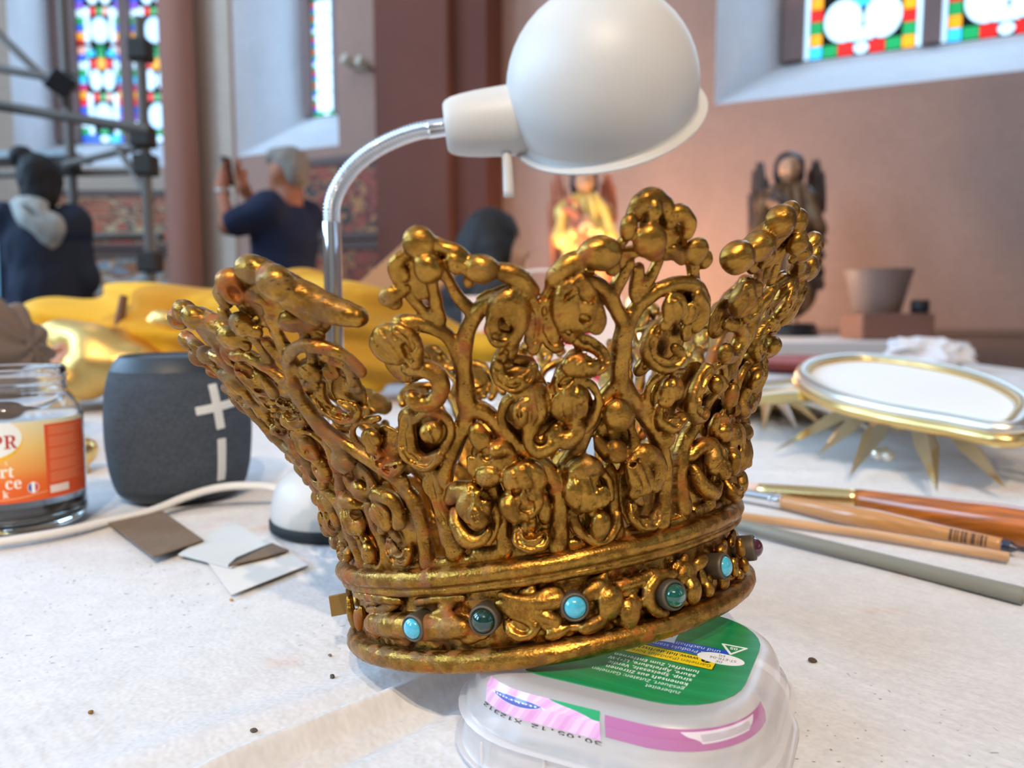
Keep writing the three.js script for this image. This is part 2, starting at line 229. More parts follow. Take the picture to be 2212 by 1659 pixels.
windowOf(3, wallApse, H3, [[4.455, 5.086], [5.18, 5.81]], { edge: ['c', 'y', 'g', 'r', 'y', 'b', 'g', 'r'], foot: ['g', 'r', 'w', 'r', 'g'], field: rose, tall: 1.0, shift: 1, border: 0.125, strip: 1 }, 2.2, [2.75]);
const daylight = (pos, look, w, h, k) => { const l = new THREE.RectAreaLight(DAY, k, w, h); l.position.set(...pos); l.lookAt(...look); scene.add(l); };
const inFront = (W, s, y, e, w, h, k) => daylight(W.at(s, y, e), W.at(s, y, e - 1), w, h, k);
inFront(wallEnd, 2.2, 3.0, THICK - 0.09, 0.9, 2.7, FILL.apse); inFront(wallApse, 0.88, 3.0, THICK - 0.09, 0.28, 2.7, FILL.apse); inFront(wallApse, 5.18, 3.0, THICK - 0.09, 1.35, 2.7, FILL.apse);
// tall clear windows in the side walls, out of the picture
const clearPane = M('#cfe4ff', 0.4); clearPane.emissive = new THREE.Color('#cfe4ff'); clearPane.emissiveIntensity = 0.9;
let wn = 4;
for (const [x, z, w, k] of [[-5.49, -3.0, 1.5, FILL.left], [-5.49, -0.2, 1.5, FILL.left], [-5.49, 2.8, 1.5, FILL.left], [6.44, 1.2, 1.4, FILL.right], [6.44, 4.2, 1.4, FILL.right]]) {
  const win = new THREE.Group(); win.name = 'window_' + wn++; win.userData.kind = 'structure'; scene.add(win);
  part(win, 'window_frame', moved(mergeGeometries([box(0.08, 0.1, w + 0.2), moved(box(0.08, 0.1, w + 0.2), 0, 3, 0), moved(box(0.08, 3, 0.08), 0, 1.5, w / 2 + 0.05), moved(box(0.08, 3, 0.08), 0, 1.5, -w / 2 - 0.05), moved(box(0.06, 3, 0.05), 0, 1.5, 0)]), x, 1.3, z), stonePaint);
  part(win, 'pane', moved(box(0.01, 2.9, w), x, 2.8, z), clearPane);
  daylight([x - Math.sign(x) * 0.06, 2.8, z], [0, 2.8, z], w, 2.9, k);
}

// ------------------------------------------------------------------ the work table and its cloth
const legWood = M('#8a6a4a', 0.6);
const table = thing('work_table', 'long work table under the white cloth', 'table', [-0.35, FLOOR, -0.62]);
part(table, 'tabletop', moved(box(2.9, 0.03, 2.3, 0.004), 0, 0.758, 0), legWood);
for (const x of [-1.35, 1.35]) for (const z of [-1.05, 1.05]) part(table, 'leg', moved(box(0.06, 0.743, 0.06, 0.004), x, 0.3715, z), legWood);
const clothTex = tex(1024, 1024, (u, v) => {   // half a metre: fibres of the fleece, paint stains, specks of dirt
  const f = noise(u * 480, v * 480, 3), g = fbm(u * 90, v * 90, 5, 3), s = sstep(0.94, 0.97, noise(u * 330, v * 330, 12)) * sstep(0.5, 0.62, fbm(u * 5, v * 5, 13)) * 0.8, p = sstep(0.66, 0.75, fbm(u * 6, v * 11, 21)) * 0.10 * sstep(0.3, 0.7, fbm(u * 40, v * 40, 8));
  const t = 0.955 + 0.05 * (f - 0.5) + 0.06 * (g - 0.5);
  return [t * 0.885 * (1 - 0.5 * s), t * (0.875 - p * 0.6) * (1 - 0.55 * s), t * (0.87 - p * 0.9) * (1 - 0.6 * s)];
}, true);
const clothBump = tex(1024, 1024, (u, v) => { const q = Math.sin(u * 377) * Math.sin(v * 377) * 0.5 + 0.5, b = 0.45 * q * sstep(0.4, 0.6, fbm(u * 7, v * 7, 2)) + 0.3 * noise(u * 400, v * 400) + 0.25 * fbm(u * 60, v * 60, 4); return [b, b, b]; });
clothTex.repeat.set(2, 2); clothBump.repeat.set(2, 2);
const clothMat = M('#ffffff', 0.9, 0, { map: clothTex, bumpMap: clothBump, bumpScale: 0.00045 });
function clothHeight(x, z) {
  let h = 0.0006 * (fbm(x * 9, z * 9, 1) - 0.5) + 0.0009 * (fbm(x * 3.1 + 4, z * 6, 9) - 0.5);
  const ridge = (ax, az, bx, bz, w, k, wob) => { const dx = bx - ax, dz = bz - az, L = Math.hypot(dx, dz), t = ((x - ax) * dx + (z - az) * dz) / L, d = ((x - ax) * dz - (z - az) * dx) / L + wob * Math.sin(t * 60); return k * Math.exp(-(d * d) / (w * w)) * sstep(-0.02, 0.03, t) * sstep(L + 0.02, L - 0.03, t); };
  h += ridge(0.02, -0.30, -0.10, -0.185, 0.004, 0.0075, 0.0008) + ridge(0.02, -0.286, -0.086, -0.176, 0.003, -0.002, 0.0006) + ridge(0.0, -0.30, -0.13, -0.195, 0.009, 0.0022, 0.001);   // the crease that runs to the tubs
  h += ridge(-0.32, -0.40, -0.16, -0.50, 0.006, 0.0022, 0.002) + ridge(-0.4, -0.62, 0.5, -0.60, 0.012, 0.002, 0.003) + ridge(0.12, -0.40, 0.26, -0.33, 0.02, 0.0012, 0.003);
  return h;
}
{
  const xs = [], zs = []; for (let x = -1.82; x <= 1.12; x += Math.abs(x + 0.05) < 0.16 ? 0.0022 : Math.abs(x + 0.05) < 0.34 ? 0.004 : 0.03) xs.push(x); for (let z = -1.8; z <= 0.55; z += z > -0.34 && z < -0.15 ? 0.0022 : z > -0.7 && z < -0.14 ? 0.004 : 0.03) zs.push(z);
  const pos = [], uv = [], idx = [], base = -0.0012;
  for (const z of zs) for (const x of xs) { pos.push(x, base + clothHeight(x, z), z); uv.push(x, z); }
  for (let j = 0; j + 1 < zs.length; j++) for (let i = 0; i + 1 < xs.length; i++) { const a = j * xs.length + i, b = a + xs.length; idx.push(a, b, a + 1, b, b + 1, a + 1); }
  const hang = (pts) => { const o = pos.length / 3; pts.forEach(([x, z], i) => { const k = 0.02 * Math.sin(i * 0.9); pos.push(x, base + clothHeight(x, z), z, x + k * 0.3 + Math.sign(x + 0.35) * 0.004, -0.26, z + k); uv.push(x + z, 0, x + z, 0.26); }); for (let i = 0; i + 1 < pts.length; i++) idx.push(o + 2 * i, o + 2 * i + 1, o + 2 * i + 2, o + 2 * i + 1, o + 2 * i + 3, o + 2 * i + 2); };
  hang(zs.map((z) => [xs[0], z])); hang(zs.map((z) => [xs[xs.length - 1], z])); hang(xs.map((x) => [x, zs[0]]));
  const g = new THREE.BufferGeometry(); g.setAttribute('position', new THREE.Float32BufferAttribute(pos, 3)); g.setAttribute('uv', new THREE.Float32BufferAttribute(uv, 2)); g.setIndex(idx); g.computeVertexNormals();
  solo('tablecloth', g, clothMat, 'white fleece cloth spread over the work table, creased and speckled', 'tablecloth');
}

// ------------------------------------------------------------------ the crown: twelve carved fleurons on a jewelled band
const RH = [-10, 0, 24, 30, 40, 50, 60, 70, 80, 90, 100, 110, 120, 130, 150], RR = [72, 72, 72.5, 73.5, 75, 77, 81.2, 86, 92.7, 99, 106.3, 113.5, 118.5, 123, 130].map((r) => r - 2.5);
function sheetRadius(h) { if (h <= RH[0]) return RR[0]; for (let i = 1; i < RH.length; i++) if (h <= RH[i]) return mix(RR[i - 1], RR[i], (h - RH[i - 1]) / (RH[i] - RH[i - 1])); return RR[RR.length - 1]; }
const D2R = Math.PI / 180;
const onCrown = (deg, h, w) => { const r = (sheetRadius(h) + w) / 1000; return [r * Math.sin(deg * D2R), h / 1000, r * Math.cos(deg * D2R)]; };
function sheetAxes(deg, h, rot) {   // along the circumference, up the sheet, outward; the first two turned by rot
  const s = (sheetRadius(h + 1) - sheetRadius(h - 1)) / 2, n = Math.hypot(s, 1), a = deg * D2R, ca = Math.cos(a), sa = Math.sin(a);
  const u = V(ca, 0, -sa), v = V(s / n * sa, 1 / n, s / n * ca), w = u.clone().cross(v), r = rot * D2R;
  const U = u.clone().multiplyScalar(Math.cos(r)).addScaledVector(v, Math.sin(r)), W = v.clone().multiplyScalar(Math.cos(r)).addScaledVector(u, -Math.sin(r));
  return [U.x, U.y, U.z, W.x, W.y, W.z, w.x, w.y, w.z];
}
function sheetNet(h0, h1, w0, w1, step) {
  const nu = Math.round(Math.PI * 2 * 0.092 / step), nv = Math.ceil((h1 - h0) / 1000 / step) + 1, nw = Math.ceil((w1 - w0) / 1000 / step) + 1, s = step * 1000;
  return { n: [nu, nv, nw], wrap: true, flip: false,
    at: (i, j, l, q) => { const h = h0 + j * s, a = (i / nu + 0.5) * Math.PI * 2, r = (sheetRadius(h) + w0 + l * s) / 1000; q[0] = r * Math.sin(a); q[1] = h / 1000; q[2] = r * Math.cos(a); },
    uv: (i, j) => [i / nu * 2 - 0.5, (h0 + j * s + 8) / 140],
    box: (p, pad) => {
      const ends = p.t ? [[...p.c, Math.max(...p.r)]] : [[...p.a, p.ra], [...p.b, p.rb]], lo = [1e9, 1e9, 1e9], hi = [-1e9, -1e9, -1e9]; let a0;
      for (const [x, y, z, r] of ends) {
        let a = (Math.atan2(x, z) / (Math.PI * 2) + 0.5) * nu; if (a0 === undefined) a0 = a; else { if (a - a0 > nu / 2) a -= nu; if (a0 - a > nu / 2) a += nu; }
        const R = Math.hypot(x, z), h = y * 1000, e = (r + pad), da = e / (R - e) / (Math.PI * 2) * nu, w = R * 1000 - sheetRadius(h), c = [a, (h - h0) / s, (w - w0) / s], d = [da, e / step, e * 1.9 / step];
        for (let k = 0; k < 3; k++) { lo[k] = Math.min(lo[k], Math.floor(c[k] - d[k])); hi[k] = Math.max(hi[k], Math.ceil(c[k] + d[k])); }
      }
      lo[1] = Math.max(0, lo[1]); lo[2] = Math.max(0, lo[2]); hi[1] = Math.min(nv - 1, hi[1]); hi[2] = Math.min(nw - 1, hi[2]);
      return [...lo, ...hi];
    } };
}
const CROWN = { groups: [], owner: [] };
function carver(list, axis, owner, swell = 1, drift = () => 0, relief = 1) {
  let cur, kind, count = 0;
  const pt = ([d, h, w, r]) => [...onCrown(axis + d + drift(d, h, 0) / 2, h + drift(d, h, 1) * (h > 40 ? 1 : 0.2), w * (kind === 'stem' ? (relief < 1 ? 1.5 : 1) : 1.28 * relief) + drift(d, h, 2) * 0.6), r * swell * (kind === 'stem' ? 1.14 : kind === 'leaf_relief' ? 1.1 : kind === 'leaf_lobe' ? 1.4 : 1.2) / 1000];
  const tube = (cut) => (...p) => {
    const c = new THREE.CatmullRomCurve3(p.map((q) => V(q[0], q[1], q[2])), false, 'centripetal'), c2 = p.map((q) => q[3]), n = (p.length - 1) * 4, o = [];
    for (let i = 0; i <= n; i++) { const x = i / n * (p.length - 1), k = Math.min(p.length - 2, Math.floor(x)), e = c.getPoint(i / n); o.push(pt([e.x, e.y, e.z, mix(c2[k], c2[k + 1], x - k)])); }
    cur.push(...chain(o, cut));
    if (!cut && kind === 'scroll_leaf' && Math.max(...c2) > 1.25 && count++ % 3 < 2) {   // the leaf is channelled along its length
      const g = []; for (let i = 1; i < n; i++) { const x = i / n * (p.length - 1), k = Math.min(p.length - 2, Math.floor(x)), e = c.getPoint(i / n), r = mix(c2[k], c2[k + 1], x - k) * 1.2; const q = pt([e.x, e.y, e.z + r * 1.0 / 1.28, 0]); g.push([...q.slice(0, 3), r * (0.36 + 0.12 * Math.sin(i * 1.7 + count)) / 1000]); }
      cur.push(...chain(g, 1).map((z) => ({ ...z, k: 0.0004 })));
    }
  };
  const egg = (cut) => (d, h, w, rx, ry, rz, rot) => {
    const q = pt([d, h, cut ? w * 0.82 : w, 0]); cur.push(ell(q.slice(0, 3), [rx, ry, rz].map((r) => r * (cut ? 1.3 : swell * (kind === 'leaf_relief' ? 1.1 : kind === 'leaf_bead' || kind === 'leaf_lobe' ? 1.28 : 1.18)) / 1000), sheetAxes(axis + d, h, rot), cut));
    if (!cut && kind === 'scroll_leaf' && Math.min(rx, ry) > 2.1) {   // curved veins cut into the swelling of the leaf
      const e = cur[cur.length - 1], A = e.ax, f = count++, flip = Math.sin(f * 2.1) > 0 ? 1 : -1;
      for (const s of [-0.36, 0.28]) {
        const g = []; for (let t = -0.85; t <= 0.86; t += 0.17) { const a = clamp(s + flip * 0.32 * Math.cos(t * 1.5) - flip * 0.16, -0.9, 0.9), b = t, c = Math.sqrt(Math.max(0.02, 1 - a * a - b * b)) * 1.02, o = [0, 1, 2].map((n) => e.c[n] + A[n] * a * e.r[0] + A[n + 3] * b * e.r[1] + A[n + 6] * c * e.r[2]); g.push([...o, (0.36 + 0.24 * Math.cos(t * 2)) / 1000]); }
        cur.push(...chain(g, 1).map((z) => ({ ...z, k: 0.0006 })));
      }
    }
  };
  return [tube(0), tube(1), egg(0), egg(1), (name) => { cur = []; kind = name; list.groups.push(cur); list.owner.push([owner, name]); }];
}
// the two kinds of fleuron and the relief of the band: degrees round the crown from the axis, height and outward offset in mm, radii in mm
function fleuronNarrow(T, X, E, D, G) {
  G('stem'); T([-1.1,69.58,1,2.1],[-.2,75.14,1.5,2.3],[.9,82.26,2,2.1],[1.9,88.5,2,2],[3.9,93.6,2,1.8],[6.1,96.57,2,1.7],[8.4,97.67,2.5,1.7],[10.4,96.69,2,1.5]); T([.8,82.3,1.5,2],[.6,86.88,2,1.7],[.1,90.43,2,1.6],[-1.3,93.23,2,1.6],[-3.6,95.55,2,1.6],[-6.4,96.7,2,1.6]); T([-10.1,54.5,.5,2.1],[-12.3,47.09,.5,2.2],[-12.7,39.36,.4,2.3],[-12,32.13,0,2.9]); T([-.7,71.44,1,2.2],[-2,68.5,1,2.2],[-5.1,63.17,.5,2.2],[-8,58.3,.5,2.1],[-10.5,53.16,.5,2]); T([-.2,72.6,1.5,2.2],[2.2,70.73,1.5,2.1],[5.2,64.28,1.5,2.1],[9,57.7,1.2,2.1],[12.2,52.54,1,2.4],[14.3,46.66,1,2.5],[14.4,40.51,.8,2.4],[13.3,34.59,.5,2.4],[12.3,28.57,0,3]); T([.2,30.28,0,2.5],[.6,35.75,0,2.2],[1.1,43.29,.5,1.9],[.3,49.95,1,1.9]); T([.1,104.9,2.5,1.4],[-.2,101.9,1,1.3],[-.5,98.9,1,1.4],[-.6,95.6,1,1.5]); T([1.7,106.4,2.5,1.4],[2.2,104.3,1,1.3],[2.7,100.9,1,1.3],[3.9,96.7,1,1.5]); T([6.4,29.03,-.5,1.6],[-.2,29.98,-.5,1.8],[-7,30.51,-.5,1.6]); T([-1.1,111.3,1,1.1],[-2.3,108,1,1.2],[-3.5,104.2,1,1.2],[-2.9,99.65,1,1.1],[-1.3,95.81,1,1.2]);
  G('leaf_bead'); E(.1,112.4,3,3.2,3.3,2.6,0);
  G('leaf_bead'); E(.6,106.1,5,3,3.2,2.6,0);
  G('leaf_lobe'); T([-1.4,110.9,2,1],[-2.9,109.8,3,1.2],[-3.8,107.8,3,1.2],[-4.1,105.1,2.5,.99]); E(-3,107.5,2.5,1.2,2.3,.98,0);
  G('leaf_lobe'); E(-5.7,102.5,3.5,2.4,2,1.6,25); E(-5.5,100.9,3,1.4,1.4,1,0); T([-5.7,102.6,3,1.4],[-3.7,103.9,2,1.1]);
  G('leaf_lobe'); T([.7,113,2,1.3],[2.4,111.1,2,1.3],[4.1,109.2,2.5,1.4],[5.1,107.3,2,1.3]); E(3.8,106.3,4,1.7,2.5,1.5,15);
  G('leaf_bead'); E(6.8,104.4,3.5,3.6,3,2.6,-12); E(5,102.6,3,1.4,1.7,1.1,-30);
  G('leaf_lobe'); T([8.9,103.9,2,1.4],[10.3,102.6,3,1.7],[11.7,100.9,3,1.8],[12.9,98.31,2.5,1.6]); D(10.3,99.1,3.5,2.3,1.2,1.4,-25);
  G('scroll_leaf'); E(9.4,93.23,4,4.9,6.2,3.2,-8); D(7.8,90.54,8,1.7,2.5,1.7,10); D(8.6,89.08,7.5,1.5,2.4,1.1,0); T([8.4,94.77,5.5,1],[7.3,92.66,6,1.1],[6.8,90.04,6.5,1.4],[7.3,87.82,6,1.8],[8.7,88.01,5,1.3]); T([9.1,86.32,4,1.6],[10.4,89.05,5.5,1.4],[11.1,92.78,5.5,1.3],[10.6,96.24,4.5,1.1]);
  G('scroll_leaf'); T([11.2,98.6,2,1.5],[12.7,95.43,3,1.5],[13.4,91.5,3,1.4],[13,87.71,3,1.3],[12.4,84.76,3.2,1.5]); T([12.2,94.16,3,.85],[12.4,90.61,3.3,.87],[11.7,86.9,3,1]);
  G('scroll_leaf'); T([9.2,86.4,3,1.9],[7.8,83.97,2,2.3],[6.6,80.68,2.5,2.1]); E(8.7,77.94,3.5,4.7,2.8,2.6,-6); D(8.5,80.28,6,3.7,1.5,2.1,-8); T([6.7,81.83,3,1.2],[6.5,78.21,4,1.4],[8.4,75.77,4.5,1.4],[11.3,77.61,4,1.2],[12,80.47,3,.94]); T([11.8,79.46,1.5,1.2],[13.3,74.92,1,1.5],[14.2,72.87,1,1.2]);
  G('scroll_leaf'); T([8.5,76.39,2,1.9],[10.7,74.2,3,2.2],[12.7,74.07,3,1.8]); E(10.9,69.52,4.5,3.6,5.2,2.7,-8); T([10,70.92,6,1.2],[8.7,69,6.5,1.6],[8.6,66.78,6,1.6]); T([10.5,73.64,3,.97],[7.3,72.95,3,.98],[5.5,69.88,3,1],[5.4,65.41,2.5,1],[6.9,62.04,2,1.2]);
  G('scroll_leaf'); T([10.8,66.65,4,2.1],[10.1,62.98,3.5,1.9],[10,60.03,4,1.9],[11.3,57.89,4.5,2.1],[13.3,58.72,4.5,1.9],[13.5,61.26,4,1.4]); D(11.7,60.91,6.5,1.5,1.4,1.3,0);
  G('scroll_leaf'); E(-8.3,91.48,4,4.7,5.3,3,12); D(-5.7,92.98,8,2.3,1.5,1.5,0); T([-6.3,94.56,5,1.3],[-4.9,92.27,5,1.4],[-4.8,89.11,5,1.7],[-5.8,86,4.5,1.6]); D(-6,88.18,7.5,.98,2.4,1.3,0);
  G('scroll_leaf'); T([-7.9,85.41,1.5,1.9],[-5.4,84.65,2.5,2.1],[-3.5,82.46,3,2],[-3.5,78.75,3.2,2],[-5.3,75.99,3.5,2],[-7.7,75.61,4,2],[-8.6,77.65,4,1.9]); D(-6.2,78.97,5.5,1.8,1.6,1.6,0);
  G('scroll_leaf'); E(-7.6,67.74,4.5,3,2.8,2.5,0); T([-10.4,71.56,3,.97],[-7.3,73.15,3,1.1],[-4.8,71.2,3,1.1],[-4.7,66.56,3,1.1],[-7.1,62.63,2,1.2]);
  G('scroll_leaf'); T([-11.1,73.45,2.5,1.8],[-13.3,67.94,3,2.1],[-13.7,62.55,3.5,2.3],[-11.3,59.26,3.5,2.2],[-8.7,60.73,3,1.6]); D(-10,64.64,6,2.5,1.5,1.8,-25);
  G('backing_leaf'); E(-1.4,106.7,.6,3.4,6.2,1.2,0); E(2.5,108.6,.6,4.3,2.6,1.2,0); E(9.3,98.32,.4,6.3,2.7,1.3,0); E(12.2,69.05,-.9,9.4,7.1,1.1,0); E(9.7,80.15,-.6,4.8,4.1,1.1,0);
  G('backing_leaf'); E(-5.1,40.75,-1.1,6.3,9.9,1.2,0); E(7,39.87,-1.1,6.8,11,1.2,0); E(2.1,58.09,-.9,5.8,6.6,1.2,0); E(-11.2,68.59,-.9,6.7,7.7,1.2,0); E(-8.4,87.49,-.6,5.7,5.7,1,0);
  G('leaf_bud'); E(.6,52.91,4,3.3,3.2,2.6,0); E(1.6,57.06,3,3.9,3.1,1.8,-20); E(.7,63.55,3.5,2.6,4.3,2.3,8); T([-.6,52.03,2,1.9],[-2.4,55.62,2.5,1.5],[-2.3,58.63,3,1]); T([1.5,52.27,2,1.9],[4.4,54.64,2.5,2],[5.6,57.46,2.5,1.6],[4.7,60.34,3,1.8],[3.1,60.09,4,2.3]); D(1.2,59.3,5.5,1.4,1.7,1.2,0);
  G('scroll_leaf'); T([-9.4,48.15,1.5,1.8],[-6.9,50.16,2.5,2.1],[-4,49.71,3.5,2.4]); E(-3.6,45.14,4.5,4.4,4.8,2.9,-30); T([-3.3,43.51,6,1.9],[-2.9,40.86,6,2.1]); D(-.9,47.61,5,1.8,1.1,1.6,-20); T([-4.3,50.01,2,1.1],[-1.3,47.65,2,1.1],[.2,42.97,2,1.1],[-.7,37.58,1.5,1.1],[-2.8,33.84,1.5,1.2]);
  G('scroll_leaf'); T([-9.1,43.92,1.5,1.5],[-8.7,39.9,3,1.9],[-7,36.36,4,2.1],[-4.5,35.11,4,2],[-2.2,37.17,4,1.6]); D(-4.2,38.58,5.5,1.9,1.3,1.6,0);
  G('scroll_leaf'); E(7.5,50.55,4.5,5.6,4.8,3.2,0); E(6.5,44.63,4.5,4.8,5,2.9,0); T([4.5,47.7,4,1.3],[3.5,44.04,5.5,2.1],[4.3,40.87,5,1.9]); D(5.7,47.44,7,1.3,.91,1,20); E(10.5,40.58,2.5,1.6,3.8,1.3,-8); D(7.3,42.75,7.5,1.8,1.6,1,0);
  G('scroll_leaf'); T([6.9,40.29,2.5,1.9],[6.6,36.55,2.5,1.9]); T([4.4,36.81,3,1.2],[4.5,33.63,4.5,1.9],[6.6,31.76,5,2],[9.2,32.75,4.5,1.9],[9.6,34.35,3,1.2]); E(6.7,32.41,4,4,2.1,2.1,0); D(7.1,35.36,6.5,2.1,1.2,1.3,0);
}
function fleuronBroad(T, X, E, D, G) {
  G('stem'); T([-1.4,63.45,1,1.9],[-1.5,68.56,1.5,2.5],[-2.2,75.99,2,2.3],[-2.3,82.48,2,2.2],[-2.4,87.67,2,2],[-3.7,91.01,2,1.8],[-5.8,95.22,2,1.8],[-8,98.33,2,1.7],[-10.3,99.7,2.5,1.7]); T([-2.4,84.23,2,2.1],[-1.3,88.38,2,1.9],[.4,92.55,2,1.8],[2.9,94.95,2.5,1.8],[6,96.04,3,1.8],[9.4,95.14,3,1.8],[12.7,91.48,2.5,1.6],[13.8,86.77,2.5,1.6]); T([-2.2,72.42,1.5,2.1],[-4.1,70.34,1.5,1.8],[-6.2,65.7,1.5,1.8],[-8.4,60.52,1.2,1.8],[-11.6,54.49,1,2.1],[-14.3,49.86,1,2.3]); T([-1.3,73.23,1.5,2.1],[.2,70.12,1.5,2],[3.6,64.38,1.5,2.1],[7.9,56.76,1.2,2.1],[11,49.24,1,2.4],[11.4,42.17,.8,2.2],[10.6,35.2,.5,2.2],[9.5,28.95,0,2.8]); T([-3.4,28.67,0,2.5],[-3.2,32.79,0,2.2],[-3.4,40.29,.5,1.9],[-3.5,48.65,1,2]); T([-2.7,102.2,1.5,1.3],[-3.5,98.84,1,1.3],[-4.9,94.83,1,1.5]); T([-.9,100.6,1,1.4],[-.9,97.96,1,1.5],[-.7,94.21,1,1.4]); T([2.3,102.3,1,1.3],[1.4,98.74,1,1.4],[0,95.72,1,1.5]); T([-12.5,28.03,-.5,1.8],[-5.5,27.49,-.5,1.8],[2.1,27.56,-.5,1.8],[9.8,27.88,-.5,1.8]); T([-6.8,103,1,1.2],[-3.8,104.5,1,1.3],[.2,104.6,1,1.4],[4,104.2,1,1.3],[7.8,101.9,1,1.3],[9.8,97.51,1,1.3]);
  G('leaf_lobe'); T([-3,112.1,2,1.5],[-2.2,114.5,3,1.8],[-.8,115.2,3,1.8],[1.1,113.6,2.5,1.6],[1.5,111.2,2,1.3]); E(-1.2,111.8,5,1.7,2.4,1.5,0); D(-.5,110.3,6,.61,1.4,1,0);
  G('leaf_lobe'); T([1.9,110.2,2,1.6],[2.2,111.4,3,1.4],[3.4,111.5,3.5,1.5],[4.8,109.2,3.5,1.3],[4.6,106.7,4,1.1]); D(2.2,107.9,6,.86,1.5,.96,0);
  G('leaf_bead'); E(-1.5,105.3,5.5,3.5,3.6,2.7,0); E(-.2,102.8,5,2.4,2,1.6,0);
  G('leaf_bead'); E(-4.2,108.9,4,1.8,2.9,1.7,-8); T([-4.2,106.8,2,1.3],[-5.1,105,2,1.3]);
  G('leaf_bead'); E(-7.8,104,4,4.6,3.6,2.8,-10); E(-5.9,100.8,4,1.7,1.8,1.4,30);
  G('leaf_lobe'); T([-9.8,103.5,2.5,1.8],[-12,102.5,3,2],[-13.6,100.7,3,1.7],[-14.5,99.35,2.5,1]); D(-11.5,99.43,4,3.1,.92,1.4,18);
  G('leaf_lobe'); E(6.9,102.8,4,3,3,2,0); E(10,101.2,2.5,1.4,2,1.2,0); T([5.7,101.8,2,1.3],[3.9,104.1,1.5,1.3]); D(5.1,99.35,6,.8,.6,.8,0);
  G('scroll_leaf'); E(-11.2,92.83,4.5,5.5,7.2,3.2,6); T([-10.5,99.44,4,1.2],[-11.3,96.45,5.5,1.9],[-12.9,94.06,5,1.3],[-13.4,89.35,5,1.3],[-11.9,85.81,4,1.4]); T([-8.3,92.59,5,1.2],[-7.6,90.02,5.5,1.3],[-8.1,86.81,5.5,1.6]); D(-10.2,89.2,8.5,1.5,.97,1.1,-25); D(-9.9,94.96,8,1.4,2.7,1,20);
  G('scroll_leaf'); T([-14.2,98.34,2,1.4],[-15.4,94.53,2.5,1.4],[-15.7,90.19,3,1.4],[-15.1,86.02,3,1.4],[-13.9,84.11,3.2,1.5]); T([-14,96.22,3,.84],[-14.6,90.94,3.5,.87],[-14.1,86.46,3,1]); D(-12.2,98.38,5,3.1,.92,1.2,18);
  G('scroll_leaf'); T([-10.1,85.13,2,1.7],[-8.2,84.02,1.5,1.8],[-6.4,81.21,2.5,1.5],[-5.9,78.64,3.5,1.2],[-7.1,77.12,4.5,1.2],[-8.8,77.07,4,1.5]); E(-10.5,78.56,4.5,4.7,3,2.6,-8); D(-8.6,80.35,5.5,2.1,1.4,1.4,-30); T([-10.9,81.26,2,1.6],[-12.6,78.17,1.5,1.4],[-14.2,74.34,1.2,1.2]);
  G('scroll_leaf'); T([-10.9,76.31,2,2.4],[-13.2,74.82,3,2.6],[-14.4,72.94,2.5,1.7]); E(-12.6,69.7,4.5,4.7,5,3,0); E(-10.7,67.21,5.5,2.2,2.5,1.7,0); T([-11,74.81,3,.96],[-8.5,73.78,3,.96],[-6.6,69.47,3,1],[-7.2,64.59,2.5,1],[-9.1,61.16,2,1]); E(-14.6,70.96,3.5,2.5,3.9,1.7,0);
  G('scroll_leaf'); T([-12.6,65.75,3.5,1.9],[-11.5,63.93,4,1.7],[-11.5,60.85,4.5,1.9],[-13.4,59.49,4.5,2.3],[-15.2,61.47,4,1.9],[-14.8,63.71,3.5,1.4]); D(-13.2,62.59,7,1.3,.76,1,0);
  G('scroll_leaf'); E(5,89.65,5,3.3,4,2.2,20); E(3.8,85.97,5,1.6,1.8,1.2,20); E(10.6,83.98,2.5,2.5,3,1.6,0); T([9.2,92.42,4.5,1.4],[11.7,88.74,4,1.6],[11.3,84.9,3.5,1.8]); D(4.3,92.27,7.5,3.1,.73,1,8); E(8.7,88.08,4,2.7,2.9,1.6,0);
  G('scroll_leaf'); T([4.3,86.06,1.5,1.6],[2.6,83.35,2.5,1.8],[2.5,79.54,3,1.8],[4.3,76.34,3.5,1.8],[7.2,75.36,4,1.8],[9.1,77.24,4,1.5],[7,79.82,4.5,1]); D(4.5,79.01,6,1.6,1.4,1.4,0);
  G('scroll_leaf'); E(8.4,68.71,4.5,3.3,3.3,2.3,0); E(7.4,65.83,4.5,2.3,1.8,1.5,0); T([11.6,73.74,2.5,.95],[6.7,73.62,3,.95],[4,70.88,3,.96],[4.3,65.82,2.5,1],[6.3,61.88,2,1]); T([2,75.32,1.5,1.7],[3.3,78.02,2,1.6]);
  G('scroll_leaf'); T([7.4,64.18,3,1.5],[7.5,60.87,3.5,2.1],[9.6,58.68,4.5,2.2],[12.4,60.07,4,1.7]); E(10.8,54.62,2.5,2.1,2.4,1.6,0); D(8.6,61.59,6,1.4,1,1.3,0);
  G('backing_leaf'); E(.2,110.7,.6,3.5,5.2,1.2,0); E(3.5,105.9,.6,5.2,4.4,1.2,0); E(-6,103.4,.6,6.1,2.6,1.2,0); E(-9.9,95.88,.2,6.4,6.4,1.1,0); E(-11.9,68.35,-.8,6.4,7.7,1.2,0); E(-9.6,77.73,-.6,4.8,4.1,1.1,0);
  G('backing_leaf'); E(-8.8,39.54,-1.1,6.3,11,1.2,0); E(4.9,40.58,-1.1,6.4,11,1.3,0); E(-1.1,58.28,-.9,5.9,7.2,1.2,0); E(10.6,64.07,-.9,5.2,8.4,1.2,0); E(8,81.95,-.6,5.9,5.9,1.1,0); E(8.9,91.09,.2,5.7,4.8,1.1,0);
